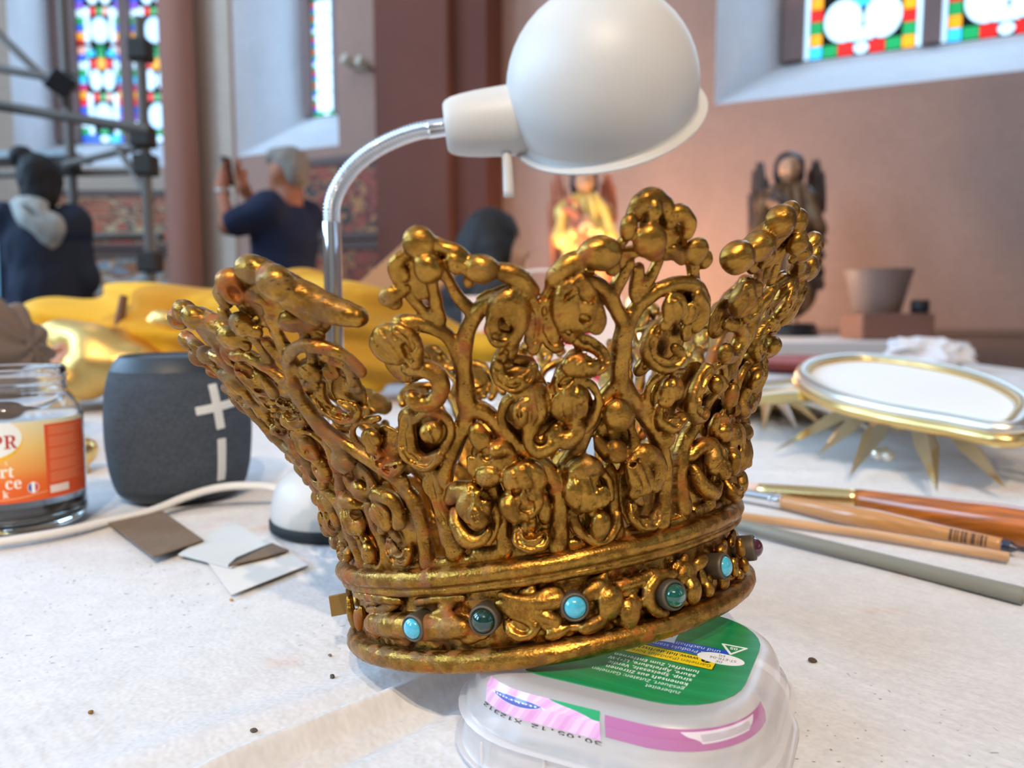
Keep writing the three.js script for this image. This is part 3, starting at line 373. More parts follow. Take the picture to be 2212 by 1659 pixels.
  G('leaf_bud'); E(-2.9,63.51,4.5,3.8,4.8,2.8,14); E(-3.9,60.15,4.5,1.8,1.8,1.3,0); D(-2.4,58.21,5.5,2.6,1.8,1.8,10); E(-3.1,53.85,4,2.9,3.2,2.4,0); T([-3.8,52.74,2,1.9],[-6,55.85,3,1.7],[-7,58.71,3,1]); T([-1,52.13,2,1.7],[1,53.65,3,1.5],[1.3,57.55,3,1.1],[.3,61.06,2.5,1]); E(-1.9,69.55,2.5,1.1,1.8,1,0);
  G('scroll_leaf'); T([-13,46.1,2,2],[-12.1,49.69,3.5,2.4],[-9.6,50.99,4.5,2.9],[-7.2,49.09,3.5,1.7]); E(-10.7,44.34,4.5,5.3,5.3,3.2,0); E(-7.8,42.08,6,2.4,2.9,1.9,-15); E(-12.3,40.08,3.5,1.7,2.4,1.3,0); T([-7,49.83,2,1.1],[-4.6,46.19,2,1.1],[-4.4,40.7,2,1.1]); D(-7.5,46.26,6,1.7,1.3,1.6,0);
  G('leaf_bead'); E(-8.2,33.73,4,2.5,3.5,2.1,-12); T([-13,39.29,1.5,1.2],[-12.9,34.56,2,1.2],[-10.8,30.38,2,1.2],[-7.4,28.19,2,1.2],[-4.6,30.52,2,1.2],[-3,35.58,1.5,1.2]); T([-9.4,38.55,3,1.5],[-8.1,35.78,2.5,1.2]);
  G('scroll_leaf'); T([-.9,47.65,2,1.2],[.5,50.55,3.5,1.7],[2.9,51.84,4.5,2.3],[5.9,49.85,4.5,2.2],[7,45.54,4,1.9],[5.8,41.71,4,1.8]); E(1.6,45.67,5,3.6,5.4,2.4,18); E(.2,41.15,4.5,1.6,1.9,1.4,0); E(6.6,42.08,3.5,1.8,2.1,1.5,0); D(.1,49.75,6.5,1.6,.8,1.1,30);
  G('scroll_leaf'); T([.3,37.55,2.5,1.2],[.3,34.57,3.5,1.6],[2,31.69,4,1.9],[4.7,31.25,4,1.8],[6.3,33.89,3.5,1.4]); D(2.1,35.29,6,2.2,1.6,1.6,0); T([2.2,39.83,2,1.5],[3.2,37.1,2,1.1]);
}
function bandRelief(T, X, E, D, G) {
  G('leaf_relief'); T([-11,15.8,2,1.2],[-6.5,15.04,2.4,1.7],[-1.6,14.76,2.6,2.1],[2.6,14.95,2.6,2.4]); T([-10.7,14.54,2,1.1],[-6.8,11.96,2.6,1.3],[-3,8.677,2.8,1.3]); T([-10.3,15.03,2,.8],[-5.6,13.04,2.4,1.1],[-1.1,10.66,2.6,1.6],[1.3,9.061,2.4,1.8]);
  G('leaf_relief'); T([-10,10.41,2,.93],[-9.3,7.909,3,1.1],[-7.3,6.097,3.3,1],[-4.8,6.18,3.2,1],[-3.2,8.235,3,1],[-4.9,10.56,2.6,.92]); E(-6.9,8.61,2,3.4,2.1,1.3,-14);
  G('leaf_relief'); T([-9.9,18.31,2.5,1.1],[-6.2,16.44,2.8,1.1],[-2.8,16.1,2.8,1.1],[.3,17.3,2.6,1.1],[3.5,17.09,2.2,.92]);
  G('leaf_relief'); E(1.3,5.754,3,3.9,1.7,1.3,14); E(-.5,7.835,2.4,2.6,1.6,1,-20);
  G('leaf_relief'); E(13.9,11.37,3.6,3.7,4.7,2.1,-18); E(9.4,6.103,3.4,4.2,2.2,1.7,14); E(5.3,6.391,2.6,2.6,1.3,1.2,0);
  G('leaf_relief'); E(10.9,15.23,3,4.2,2.4,1.5,24); T([8,13.89,2,1.3],[12,15.96,2.6,1.3],[15.1,15.93,2.2,1.2]);
  G('leaf_relief'); E(18,6.902,3.6,2.9,4.2,1.7,-8); T([16.2,5.205,2.6,1.2],[19,8.858,3.4,1.2],[20.9,9.324,3,1.2]); E(20.2,9.527,3,1.6,2.9,1.2,10);
  G('leaf_relief'); T([16.6,14.96,2,1.7],[21.3,15.1,2.4,1.7],[26.5,16.39,2.6,1.6]); T([21,12.57,2.2,1.1],[18,12.02,2,.93]);
  G('leaf_relief'); T([31.8,14.34,3,1.4],[27.1,14.91,3.4,1.5],[24.1,12.79,3.4,1.5],[23.3,8.96,3.4,1.5],[24.7,5.552,3.4,1.3],[27.6,3.998,2.8,1.2]);
  G('leaf_relief'); E(35.7,8.456,4,3,3.9,2.2,-10); E(35.6,13.21,3,4.2,3.1,1.7,20); E(40.7,15.36,3.4,3.1,2,1.6,15);
  G('leaf_relief'); E(41.9,6.722,3.4,2,2.4,1.7,0); E(41.3,10.31,2.6,1.7,2.8,1.3,0);
  G('leaf_relief'); E(48,7.074,4,2.2,2.3,1.7,0); E(54.6,9.419,4,1.5,3,1.5,0); E(50.5,16.61,3.4,2.3,1.5,1.5,15);
  G('leaf_relief'); E(62,13.71,4,1.7,3.1,1.5,0); E(62.9,7.554,4,1.7,2.5,1.7,0); E(58.5,5.834,3.6,1.5,1.8,1.5,0);
  G('leaf_relief'); T([-20.9,10.23,2,3],[-27.2,10.35,2.2,3.3],[-33.7,10.64,2,3.5],[-43,10.56,2,3.4],[-51.6,10.48,2,3]); E(-51.6,7.924,2,3,2.4,1.5,0); E(-42.1,7.075,1.8,2.6,1.4,1.1,0); E(-27.9,7.479,1.8,3.6,1.5,1.1,0); E(-20,8.206,1.8,4,1.9,1.1,0); E(-16.7,7.052,1.6,2.4,1.3,1.1,0);
  G('leaf_relief'); T([-28.8,13.67,2,1.2],[-24.9,14.78,2.6,1.2],[-23.3,13.31,2.6,1.4],[-21.8,11.37,2.4,1.6]); T([-32.8,17.81,1.4,1.3],[-26,18.77,1.8,1.2],[-19.8,18.5,1.6,1.2]);
  G('leaf_relief'); E(-62.1,10.15,2.6,1.5,3.7,1.4,0); E(-74.7,10.32,2.6,1.5,5.6,1.5,6);
  G('leaf_relief'); T([-59.2,19.27,2.4,1.4],[-44.4,19.11,2.6,1.4],[-38.6,18.41,2,1.3]); T([-54.4,14.58,1.6,1.1],[-43.8,16.04,2,1.2],[-40.2,16.96,1.6,.86]);
}
for (let f = 0; f < 12; f++) {
  const axis = -7.8 + 30 * f, free = f > 1;
  (f % 2 ? fleuronBroad : fleuronNarrow)(...carver(CROWN, axis, f, (f > 8 ? 0.86 : 1) * (free ? 1 + 0.05 * Math.sin(f * 2.3) : 1), free ? (d, h, c) => 1.6 * (noise(d / 7 + f * 9, h / 14, c * 5 + 3) - 0.5) : () => 0, f > 8 ? 0.55 : 1));
}
{ // the heavier, worn tips of the two fleurons on the left
  let [T, X, E, D, G] = carver(CROWN, 0, 11);
  G('leaf_lobe'); E(-36.5, 116, 2.6, 3.4, 3.2, 3, 0); E(-36, 113, 3.6, 2.6, 3, 2.4, 0); D(-35.2, 112, 6, 0.9, 1.6, 1, 10);
  G('leaf_lobe'); E(-32, 117, 2, 4, 3.2, 3, -10);
  G('leaf_bead'); E(-28.2, 111.6, 3.6, 4.2, 3.9, 3.3, -25);
  G('leaf_lobe'); T([-31, 116, 1.2, 2.6], [-27.5, 110, 1.2, 3], [-24, 104, 1.2, 2.8], [-20, 100, 1.2, 2.1]); T([-30, 112, 3, 1.2], [-28, 106, 3, 1.4], [-26, 101, 2.6, 1.2]);
  G('backing_leaf'); E(-33, 109.5, 0.4, 6.5, 6.5, 1.8, 0); E(-27.5, 104, 0.2, 5.5, 5.5, 1.7, 0); T([-34, 106, 1.6, 1.2], [-35, 98, 1.6, 1.3], [-37, 90, 1.4, 1.2]); T([-29, 103, 1.8, 1.1], [-31, 95, 1.8, 1.2], [-34, 88, 1.6, 1.1]);
  G('backing_leaf'); E(-20.5, 46, -0.8, 3.6, 9, 1.2, 0); E(-22, 62, -0.8, 4, 8, 1.2, 0); G('scroll_leaf'); E(-20.2, 52, 2, 2.6, 3.8, 2, 20); T([-21, 60, 1.5, 1.3], [-19.6, 56, 2, 1.5], [-20.5, 47, 2, 1.4], [-19.5, 40, 1.5, 1.5]);
  [T, X, E, D, G] = carver(CROWN, 0, 2);   // and the clustered tip on the right
  G('leaf_bead'); E(38, 101.3, 3.8, 4.2, 3.8, 3.4, 20);
  G('leaf_lobe'); E(43.2, 104.2, 3, 4.2, 3.4, 3, 25); T([40, 101, 1, 2], [44, 106, 1, 2.4], [49, 112, 1, 2.2]);
  G('leaf_bead'); E(46, 110.6, 3.4, 3.9, 3.7, 3.2, 30); E(49, 114, 2.6, 2.6, 2.4, 2.2, 30);
  G('backing_leaf'); E(47, 104, 0.2, 6, 5.5, 1.7, 20);
  [T, X, E, D, G] = carver(CROWN, 0, 10);
  G('leaf_lobe'); E(-57, 115.5, 2.4, 3.2, 3, 2.8, 0); E(-54, 116.5, 1.6, 3.4, 2.8, 2.6, -15);
  G('leaf_bead'); E(-50, 112.6, 3, 3.2, 3, 2.6, -20); T([-54, 115, 1, 2.4], [-50, 112, 1, 2.6], [-46, 107.5, 1, 2.2]);
  G('backing_leaf'); E(-53, 108, 0.2, 7, 6, 1.7, 0); T([-52, 107, 1.6, 1.2], [-55, 98, 1.6, 1.2], [-58, 90, 1.4, 1.1]); T([-48, 104, 1.6, 1.1], [-50, 95, 1.6, 1.1], [-54, 86, 1.4, 1.1]);
}
// gilding: leaf over red bole on gesso, worn through in patches, with dark flecks of dirt; the left side of the crown is the most worn
const gild = (u, v) => {
  const x = u * 289, y = v * 140, deg = u * 180 - 90, old = sstep(-4, -36, deg);
  const big = fbm(x / 9, y / 9, 3), mid = fbm(x / 2.6, y / 3.4, 11), fine = noise(x * 2.2, y * 2.2, 5), fleck = noise(x * 2.7, y * 2.7, 31), grime = fbm(x / 5, y / 5, 51), streak = fbm(x / 6, y * 1.3, 77, 3);
  const wax = sstep(0.47, 0.68, 0.5 * fbm(x / 3.4, y / 4.4, 61, 5) + 0.12 * noise(x * 2.4, y * 2.4, 62) + 0.38 * fbm(x / 8, y / 5, 63, 2));
  const bole = sstep(0.60 - 0.09 * old, 0.68 - 0.09 * old, 0.45 * big + 0.35 * mid + 0.2 * streak), dust = sstep(0.57 - 0.1 * old, 0.68 - 0.06 * old, 0.6 * grime + 0.4 * mid) * (0.22 + 0.3 * old), dot = sstep(0.85, 0.92, fleck) * sstep(0.5, 0.66, fbm(x / 7, y / 7, 91));
  return { wax, bole: bole * 0.8, dust, dot, mid, fine, big };
};
const goldMap = tex(2048, 1024, (u, v) => {
  const g = gild(u, v), t = 0.82 + 0.36 * (g.mid - 0.5) + 0.12 * (g.fine - 0.5); let c = [0.79 * t, 0.575 * t, 0.245 * t];
  const m = (d, a) => { c = c.map((x, i) => mix(x, d[i], a)); };
  m([0.66, 0.47, 0.2], 0.35 * sstep(0.45, 0.62, g.big)); m([0.40, 0.25, 0.09], 0.5 * g.wax); m([0.60, 0.29, 0.06], g.bole * 0.9); m([0.44, 0.34, 0.23], g.dust); m([0.16, 0.09, 0.04], g.dot * 0.85); return c;
}, true);
const goldRM = tex(1024, 512, (u, v) => { const g = gild(u, v); return [1, clamp(0.31 + 0.16 * (g.mid - 0.3) + 0.1 * g.wax + 0.22 * g.bole + 0.38 * g.dust + 0.3 * g.dot), clamp(1 - 0.55 * g.bole - 0.75 * g.dust - 0.7 * g.dot)]; });
const goldBump = tex(2048, 1024, (u, v) => { const x = u * 289, y = v * 140, b = 0.5 * fbm(x / 1.6, y / 1.6, 8, 3) + 0.3 * noise(x * 1.8, y * 1.8, 9) + 0.2 * noise(x * 0.9, y * 3, 4); return [b, b, b]; });
const gilt = new THREE.MeshPhysicalMaterial({ map: goldMap, roughnessMap: goldRM, metalnessMap: goldRM, roughness: 1, metalness: 1, bumpMap: goldBump, bumpScale: 0.00016, side: THREE.DoubleSide });
const crown = thing('crown', 'carved gilt crown with pierced scrollwork leaves, its band set with turquoise and green stones', 'crown', [0.01421, 0.02063, -0.28287]);
crown.rotation.order = 'ZXY'; crown.rotation.z = 0.16524; crown.rotation.x = -0.1617;
{
  const step = 0.00054, net = sheetNet(22, 121, -5, 14, step);
  net.base = (i, j, l) => { const s = step * 1000, h = 22 + j * s, w = -5 + l * s; return h > 36 ? 1 : (Math.hypot((h - 28.2) / 1.25, w + 0.2) - 1.9 - 0.9 * (noise(i / 16, j / 7, 4) - 0.5)) / 1000; };   // the foot from which the scrolls grow
  const geos = carve(net, CROWN.groups, 0.00045, 0.0002, (x, y, z) => 0.0009 * (fbm(x * 240, y * 240, z * 240, 2) - 0.5) + 0.0004 * (Math.abs(noise(x * 330, y * 210, z * 330) - 0.5) - 0.2));
  part(crown, 'foot_ring', geos.get(CROWN.groups.length), gilt); geos.delete(CROWN.groups.length);
  const owners = new Map();
  for (const [g, geo] of geos) { const [f, name] = CROWN.owner[g]; if (name === 'stem') owners.set(f, part(crown, 'fleuron', geo, gilt)); }
  for (const [g, geo] of geos) { const [f, name] = CROWN.owner[g]; if (name !== 'stem') part(owners.get(f), name, geo, gilt); }
}
const BAND = { groups: [], owner: [] };
bandRelief(...carver(BAND, 0, 'band'));
{ // the relief goes on round the back of the band
  const [T, X, E, D, G] = carver(BAND, 0, 'band');
  for (let d = 92; d < 275; d += 17) { G('leaf_relief'); T([d - 7, 12, 2, 1], [d - 3, 13 + 3 * Math.sin(d), 2.6, 1.6], [d + 3, 12, 2.8, 2], [d + 8, 10, 2.4, 1.6]); E(d + 2, 7, 3, 3.4, 1.8, 1.3, 20); E(d - 2, 17, 2.8, 3.2, 1.6, 1.2, -15); }
  for (const [d, h, rot] of [[-62, 12, 10], [-54, 8, -30], [-47, 14, 15], [-40, 6, 0], [-24, 17, 20], [-20, 7, -15], [-5, 17, 25], [12, 17, 10], [17, 5, -20], [23, 15, 30], [35, 16, 10], [36, 5, -15], [43, 7, 30], [54, 15, -10], [58, 6, 10], [64, 16, 20], [66, 8, 0]]) { G('leaf_relief'); E(d, h, 1.6, 3.3, 1.9, 1.3, rot); E(d + 2, h + 1.6, 1.9, 1.7, 1.3, 1.1, rot + 40); }
  const net = sheetNet(-2, 27, -4, 9, 0.00062), s = 0.62;
  net.base = (i, j, l) => (Math.abs(-4 + l * s + 1.2) - 1.5 + 0.5 * (noise(i / 5, j / 4, 3) - 0.5)) / 1000;
  const geos = carve(net, BAND.groups, 0.0008, 0.0005, (x, y, z) => 0.0006 * (fbm(x * 300, y * 300, z * 300, 2) - 0.5)), bandMesh = part(crown, 'band', geos.get(BAND.groups.length), gilt);
  for (const [g, geo] of geos) if (g < BAND.groups.length) part(bandMesh, 'leaf_relief', geo, gilt);
}
function moulding(name, section) {   // [radius, height] of the section in mm, turned round the crown with the hand-cut unevenness of the original
  const n = 420, m = section.length, pos = [], uv = [], idx = [];
  for (let i = 0; i <= n; i++) for (let j = 0; j <= m; j++) {
    const a = i / n * Math.PI * 2, [r0, h0] = section[j % m], q = i % n, k = 0.35 * (fbm(q / 14, j * 0.4, 2) - 0.5) + 0.25 * (noise(q / 4, j * 0.8, 6) - 0.5), R = (r0 + k) / 1000, H = (h0 + 0.5 * (noise(q / 30, 3) - 0.5)) / 1000;
    pos.push(R * Math.sin(a), H, R * Math.cos(a)); uv.push(i / n * 2 + 0.5, (20 + 0.3 * h0 + 22 * j / m) / 140);
  }
  for (let i = 0; i < n; i++) for (let j = 0; j < m; j++) { const a = i * (m + 1) + j, b = a + m + 1; idx.push(a, b, a + 1, b, b + 1, a + 1); }
  const g = new THREE.BufferGeometry(); g.setAttribute('position', new THREE.Float32BufferAttribute(pos, 3)); g.setAttribute('uv', new THREE.Float32BufferAttribute(uv, 2)); g.setIndex(idx); g.computeVertexNormals();
  return part(crown, name, g, gilt);
}
const round = (cx, cy, rx, ry, a0, a1, n) => Array.from({ length: n }, (_, i) => { const a = mix(a0, a1, i / (n - 1)) * D2R; return [cx + rx * Math.cos(a), cy + ry * Math.sin(a)]; });
moulding('upper_moulding', [[68.5, 27.4], [68.5, 20.2], ...round(72.7, 21.4, 2.1, 1.7, -90, 35, 7), ...round(73.2, 25.1, 3.3, 3.1, -45, 90, 11), [71.4, 28.3]].reverse());
moulding('lower_moulding', [[68.3, 2.4], [68.3, -2.6], ...round(72.6, 0.2, 3.4, 3.4, -90, 75, 14), [72.4, 3.5]].reverse());
{ // the stones in their settings
  const turquoise = M(new THREE.Color(0.055, 0.40, 0.52), 0.16, 0, { clearcoat: 1, clearcoatRoughness: 0.04 });
  turquoise.map = tex(64, 64, (u, v) => { const d = 0.5 * sstep(0.8, 0.88, noise(u * 30, v * 30, 4)) * sstep(0.6, 0.75, noise(u * 4, v * 4, 9)), t = 0.9 + 0.2 * fbm(u * 6, v * 6); return [0.27 * t * (1 - d * 0.4), 0.68 * t * (1 - d * 0.5), 0.77 * t * (1 - d * 0.5)]; }, true); turquoise.color.set('#ffffff');
  const green = new THREE.MeshPhysicalMaterial({ color: new THREE.Color(0.0012, 0.085, 0.055), roughness: 0.12, transmission: 0.12, thickness: 0.004, ior: 1.5, clearcoat: 1, clearcoatRoughness: 0.02, side: THREE.DoubleSide });
  const darkGreen = M(new THREE.Color(0.0006, 0.03, 0.022), 0.08, 0, { clearcoat: 1, clearcoatRoughness: 0.02 }), garnet = M(new THREE.Color(0.06, 0.004, 0.012), 0.08, 0, { clearcoat: 1, clearcoatRoughness: 0.02 }), bronze = M(new THREE.Color(0.12, 0.095, 0.065), 0.55, 0.6), foil = M(new THREE.Color(0.5, 0.62, 0.5), 0.5, 0.3);
  const cab = (r, dome) => lathe([[0.00001, dome], ...round(0, 0, r, dome, 84, 0, 12).map((p) => p), [r, -0.0012], [0.00001, -0.0012]], 40);
  const list = [[-32.4, 11.3, 'turquoise', 0, 3.2], [-14.4, 12.3, 'green', 0, 2.6], [5.9, 12.3, 'turquoise', 0, 2.4], [28.6, 9.6, 'green', 1, 1.6], [48.2, 11.8, 'turquoise', 0, 3], [71, 11.3, 'garnet', 1, 1.6], [112, 11.5, 'turquoise'], [133, 11.5, 'green'], [154, 11.5, 'turquoise'], [206, 11.5, 'green'], [228, 11.5, 'turquoise']];
  for (const [deg, h, kind, tall, lift = 2.6] of list) {
    const R = kind === 'turquoise' ? 0.0034 : 0.0037, H = tall ? 0.0064 : 0.0036, ax = sheetAxes(deg, h, 0), n = V(ax[6], ax[7], ax[8]);
    const set = part(crown, 'gem_setting', lathe([[0.00001, -0.003], [R + 0.0007, -0.003], [R + 0.0008, H - 0.0008], [R + 0.0006, H], [R - 0.0001, H + 0.0003], [R - 0.0002, H - 0.0006], [R - 0.0003, 0], [0.00001, 0]], 40), bronze);
    set.position.fromArray(onCrown(deg, h, lift)); set.quaternion.setFromUnitVectors(V(0, 1, 0), n);
    const g = part(set, kind === 'turquoise' ? 'turquoise_stone' : kind === 'green' ? 'green_stone' : 'garnet_stone', cab(R - 0.0002, kind === 'turquoise' ? 0.0021 : 0.0031), kind === 'green' && !tall ? darkGreen : { turquoise, green, garnet }[kind], kind === 'turquoise' ? 'smooth sky blue stone' : kind === 'green' ? (tall ? 'clear green glass stone' : 'dark green glass stone') : 'dark red stone');
    g.position.y = H - 0.0004;
    if (kind === 'green' && tall) { const f = part(set, 'foil_backing', lathe([[0.00001, 0], [R - 0.0003, 0.0002]], 24), foil); f.position.y = H - 0.0023; }
  }
  const brass = M(new THREE.Color(0.30, 0.18, 0.055), 0.5, 0.8), a = -80 * D2R;
  const plate = part(crown, 'clasp_plate', box(0.0016, 0.0135, 0.009, 0.0003), brass); plate.position.fromArray(onCrown(-82, 11, 3.6)); plate.rotation.y = a + Math.PI / 2;
  const tab = part(plate, 'clasp_tab', box(0.0075, 0.0075, 0.0012, 0.0002), brass); tab.position.set(-0.0036, 0.0012, 0.001);
}

// ------------------------------------------------------------------ plastic tubs under the crown
const roundRect = (w, d, r, n = 8) => { const o = []; for (const [cx, cz, a] of [[w / 2 - r, d / 2 - r, 0], [-w / 2 + r, d / 2 - r, 90], [-w / 2 + r, -d / 2 + r, 180], [w / 2 - r, -d / 2 + r, 270]]) for (let i = 0; i <= n; i++) { const t = (a + 90 * i / n) * D2R; o.push([cx + r * Math.cos(t), cz + r * Math.sin(t)]); } return o; };
function shell(rings, capTop) {   // rings of [width, depth, corner radius, height] joined into a skin with uv running round and up
  const pos = [], uv = [], idx = []; let n = 0, run = 0;
  rings.forEach(([w, d, r, y], k) => { const o = roundRect(w, d, r, 10); n = o.length; if (k) run += Math.hypot((w - rings[k - 1][0]) / 2, y - rings[k - 1][3]); let s = 0; for (let i = 0; i <= n; i++) { const p = o[i % n], q = o[(i + n - 1) % n]; if (i) s += Math.hypot(p[0] - q[0], p[1] - q[1]); pos.push(p[0], y, p[1]); uv.push(s, run); } });
  for (let k = 0; k + 1 < rings.length; k++) for (let i = 0; i < n; i++) { const a = k * (n + 1) + i, b = a + n + 1; idx.push(a, b, a + 1, b, b + 1, a + 1); }
  if (capTop) { const k = rings.length - 1, c = pos.length / 3; pos.push(0, rings[k][3], 0); uv.push(0, 0); for (let i = 0; i < n; i++) idx.push(k * (n + 1) + i, c, k * (n + 1) + i + 1); }
  const g = new THREE.BufferGeometry(); g.setAttribute('position', new THREE.Float32BufferAttribute(pos, 3)); g.setAttribute('uv', new THREE.Float32BufferAttribute(uv, 2)); g.setIndex(idx); g.computeVertexNormals(); return g;
}
const frosted = new THREE.MeshPhysicalMaterial({ color: '#f3efee', roughness: 0.3, transmission: 0.62, thickness: 0, ior: 1.45, side: THREE.DoubleSide });
const TURN = -0.466, TX = 0.0363, TZ = -0.230, TUB = 0.0258;
const lowTub = thing('plastic_tub', 'clear empty plastic tub upside down on the cloth, under the labelled tub', 'tub', [TX, 0, TZ], TURN);
const PW = 0.08, PD = 0.075, PR = 0.0245, ringOf = (d, r, y) => [PW + d, PD + d, PR + r, y];
part(lowTub, 'tub_wall', shell([ringOf(0.0175, 0.008, 0.0008), ringOf(0.0145, 0.007, 0.0012), ringOf(0.013, 0.0065, 0.004), ringOf(0.0115, 0.006, 0.0098), ringOf(0.0105, 0.0055, 0.0106)]), frosted);
part(lowTub, 'rim', shell([ringOf(0.017, 0.008, 0.0001), ringOf(0.0185, 0.008, 0.0005), ringOf(0.017, 0.0075, 0.0014), ringOf(0.0145, 0.007, 0.001)]), frosted);
const rib = box(0.0009, 0.0068, 0.0009, 0.0003);
for (const x of [-0.028, -0.009, 0.010, 0.026]) { const o = part(lowTub, 'rib', rib, frosted); o.position.set(x, 0.0066, 0.0438); }
const tub = thing('plastic_tub', 'frosted plastic tub with green label facing up, directly under the crown', 'tub', [TX, 0, TZ], TURN);
part(tub, 'tub_wall', shell([ringOf(0.0165, 0.0075, 0.0112), ringOf(0.0145, 0.007, 0.0124), ringOf(0.0122, 0.0062, 0.0128), ringOf(0.0108, 0.0058, 0.0162), ringOf(0.0068, 0.0035, 0.0172), ringOf(0.0055, 0.0026, 0.0215), ringOf(0.0046, 0.002, TUB - 0.0034), ringOf(0.0022, 0.001, TUB - 0.0012), ringOf(-0.0014, 0, TUB - 0.0002), ringOf(-0.005, -0.001, TUB)], true), frosted);
// printed base label; the print stands upside down towards the camera
const greenPrint = canvasTex(1536, 1216, (c, w, h) => {
  c.translate(w, h); c.rotate(Math.PI);   // the tub is inverted, so the text hangs the other way up
  c.fillStyle = '#118a4e'; c.fillRect(0, 0, w, h);
  for (let i = 0; i < 26; i++) { c.strokeStyle = i % 2 ? 'rgba(20,120,70,.35)' : 'rgba(40,170,100,.22)'; c.lineWidth = 10 + i % 5 * 6; c.beginPath(); c.moveTo(-50, 60 * i); c.bezierCurveTo(w * .3, 60 * i - 160, w * .7, 60 * i + 140, w + 50, 60 * i - 60); c.stroke(); }
  // pale wave and the edge of the maker's oval at the right-hand end of the print
  c.fillStyle = '#e9ecef'; c.beginPath(); c.moveTo(w, 0); c.lineTo(w - 300, 0); c.bezierCurveTo(w - 420, 90, w - 330, 200, w - 420, 300); c.lineTo(w, 430); c.fill();
  c.fillStyle = '#3d3f93'; c.beginPath(); c.ellipse(w - 190, 215, 135, 60, -.15, 0, 7); c.fill(); c.fillStyle = '#fff'; c.font = 'bold 84px serif'; c.fillText('V', w - 250, 245);
  const line = (t, x, y, f, col) => { c.font = f; c.fillStyle = col; c.fillText(t, x, y); };
  c.save(); c.translate(250, 120); c.rotate(.02);
  const ing = ['zubereitet', 'gesäuert. Zutaten: Garnelen', 'konensaft aus Zitronen', 'sirup, Speisesalz, Verdic', 'säure, Äpfelsäure, L(+)-W', 'lumeffel, Zum Entfernen nicht'];
  ing.forEach((t, i) => line(t, 70 - i * 6, 40 + i * 52, (i < 2 ? '' : 'bold ') + '44px sans-serif', '#e6f4ea'));
  c.fillStyle = '#111'; c.fillRect(-22, 338, 764, 134); c.fillStyle = '#f6d714'; c.fillRect(-16, 344, 752, 122);
  line('Garnelen (Pandalus borealis) gefan', -2, 396, '44px sans-serif', '#1b1b10'); c.beginPath(); c.ellipse(40, 432, 30, 24, 0, 0, 7); c.fillStyle = '#111'; c.fill(); line('i', 30, 448, 'italic bold 44px serif', '#f6d714'); line('www.lidl.de/fisch', 88, 448, 'bold 46px sans-serif', '#1b1b10');
  c.fillStyle = '#1c55c0'; c.fillRect(-60, 482, 800, 126); line('Dieses Produkt stammt aus ein', -40, 534, '48px sans-serif', '#dbe9ff'); line('und nachhaltige Fischerei', -10, 590, '48px sans-serif', '#dbe9ff');
  c.restore();
  c.fillStyle = '#eef0ea'; c.save(); c.translate(520, 690); c.rotate(-.05); c.fillRect(0, 0, 640, 330); c.fillStyle = '#222'; let x = 26; for (let i = 0; x < 590; i++) { const b = 4 + (i * 7 % 5) * 3; c.fillRect(x, 70, b, 220); x += b + 4 + (i * 5 % 4) * 4; } c.font = '40px sans-serif'; c.fillText('20021239  NSN', 60, 52); c.restore();
  c.strokeStyle = '#eef5ef'; c.lineWidth = 16; c.lineJoin = 'round'; c.beginPath(); c.moveTo(96, 800); c.lineTo(240, 800); c.lineTo(168, 690); c.closePath(); c.stroke(); line('05', 142, 782, 'bold 44px sans-serif', '#eef5ef');
  c.fillStyle = '#f4f6f4'; c.beginPath(); c.ellipse(210, 610, 140, 66, 0, 0, 7); c.fill(); line('DE', 190, 584, '34px sans-serif', '#333'); line('ST-ETR-04', 116, 624, '36px sans-serif', '#333'); line('EG', 190, 660, '34px sans-serif', '#333');
  c.fillStyle = '#e37a2a'; c.beginPath(); c.moveTo(0, h); c.lineTo(330, h); c.lineTo(120, h - 120); c.lineTo(0, h - 170); c.fill();
});
const flatUv = (g, w, d) => { const p = g.attributes.position, u = g.attributes.uv; for (let i = 0; i < p.count; i++) u.setXY(i, p.getX(i) / w + 0.5, 0.5 - p.getZ(i) / d); return g; };
const lab = part(tub, 'label', flatUv(prism(roundRect(PW - 0.006, PD - 0.009, PR - 0.003), 0.0003, 0), PW - 0.004, PD - 0.007), M('#ffffff', 0.32, 0, { map: greenPrint, clearcoat: 0.4, clearcoatRoughness: 0.15 }), 'green printed label with ingredients and barcode');
lab.position.set(0, TUB + 0.0001, -0.0025);
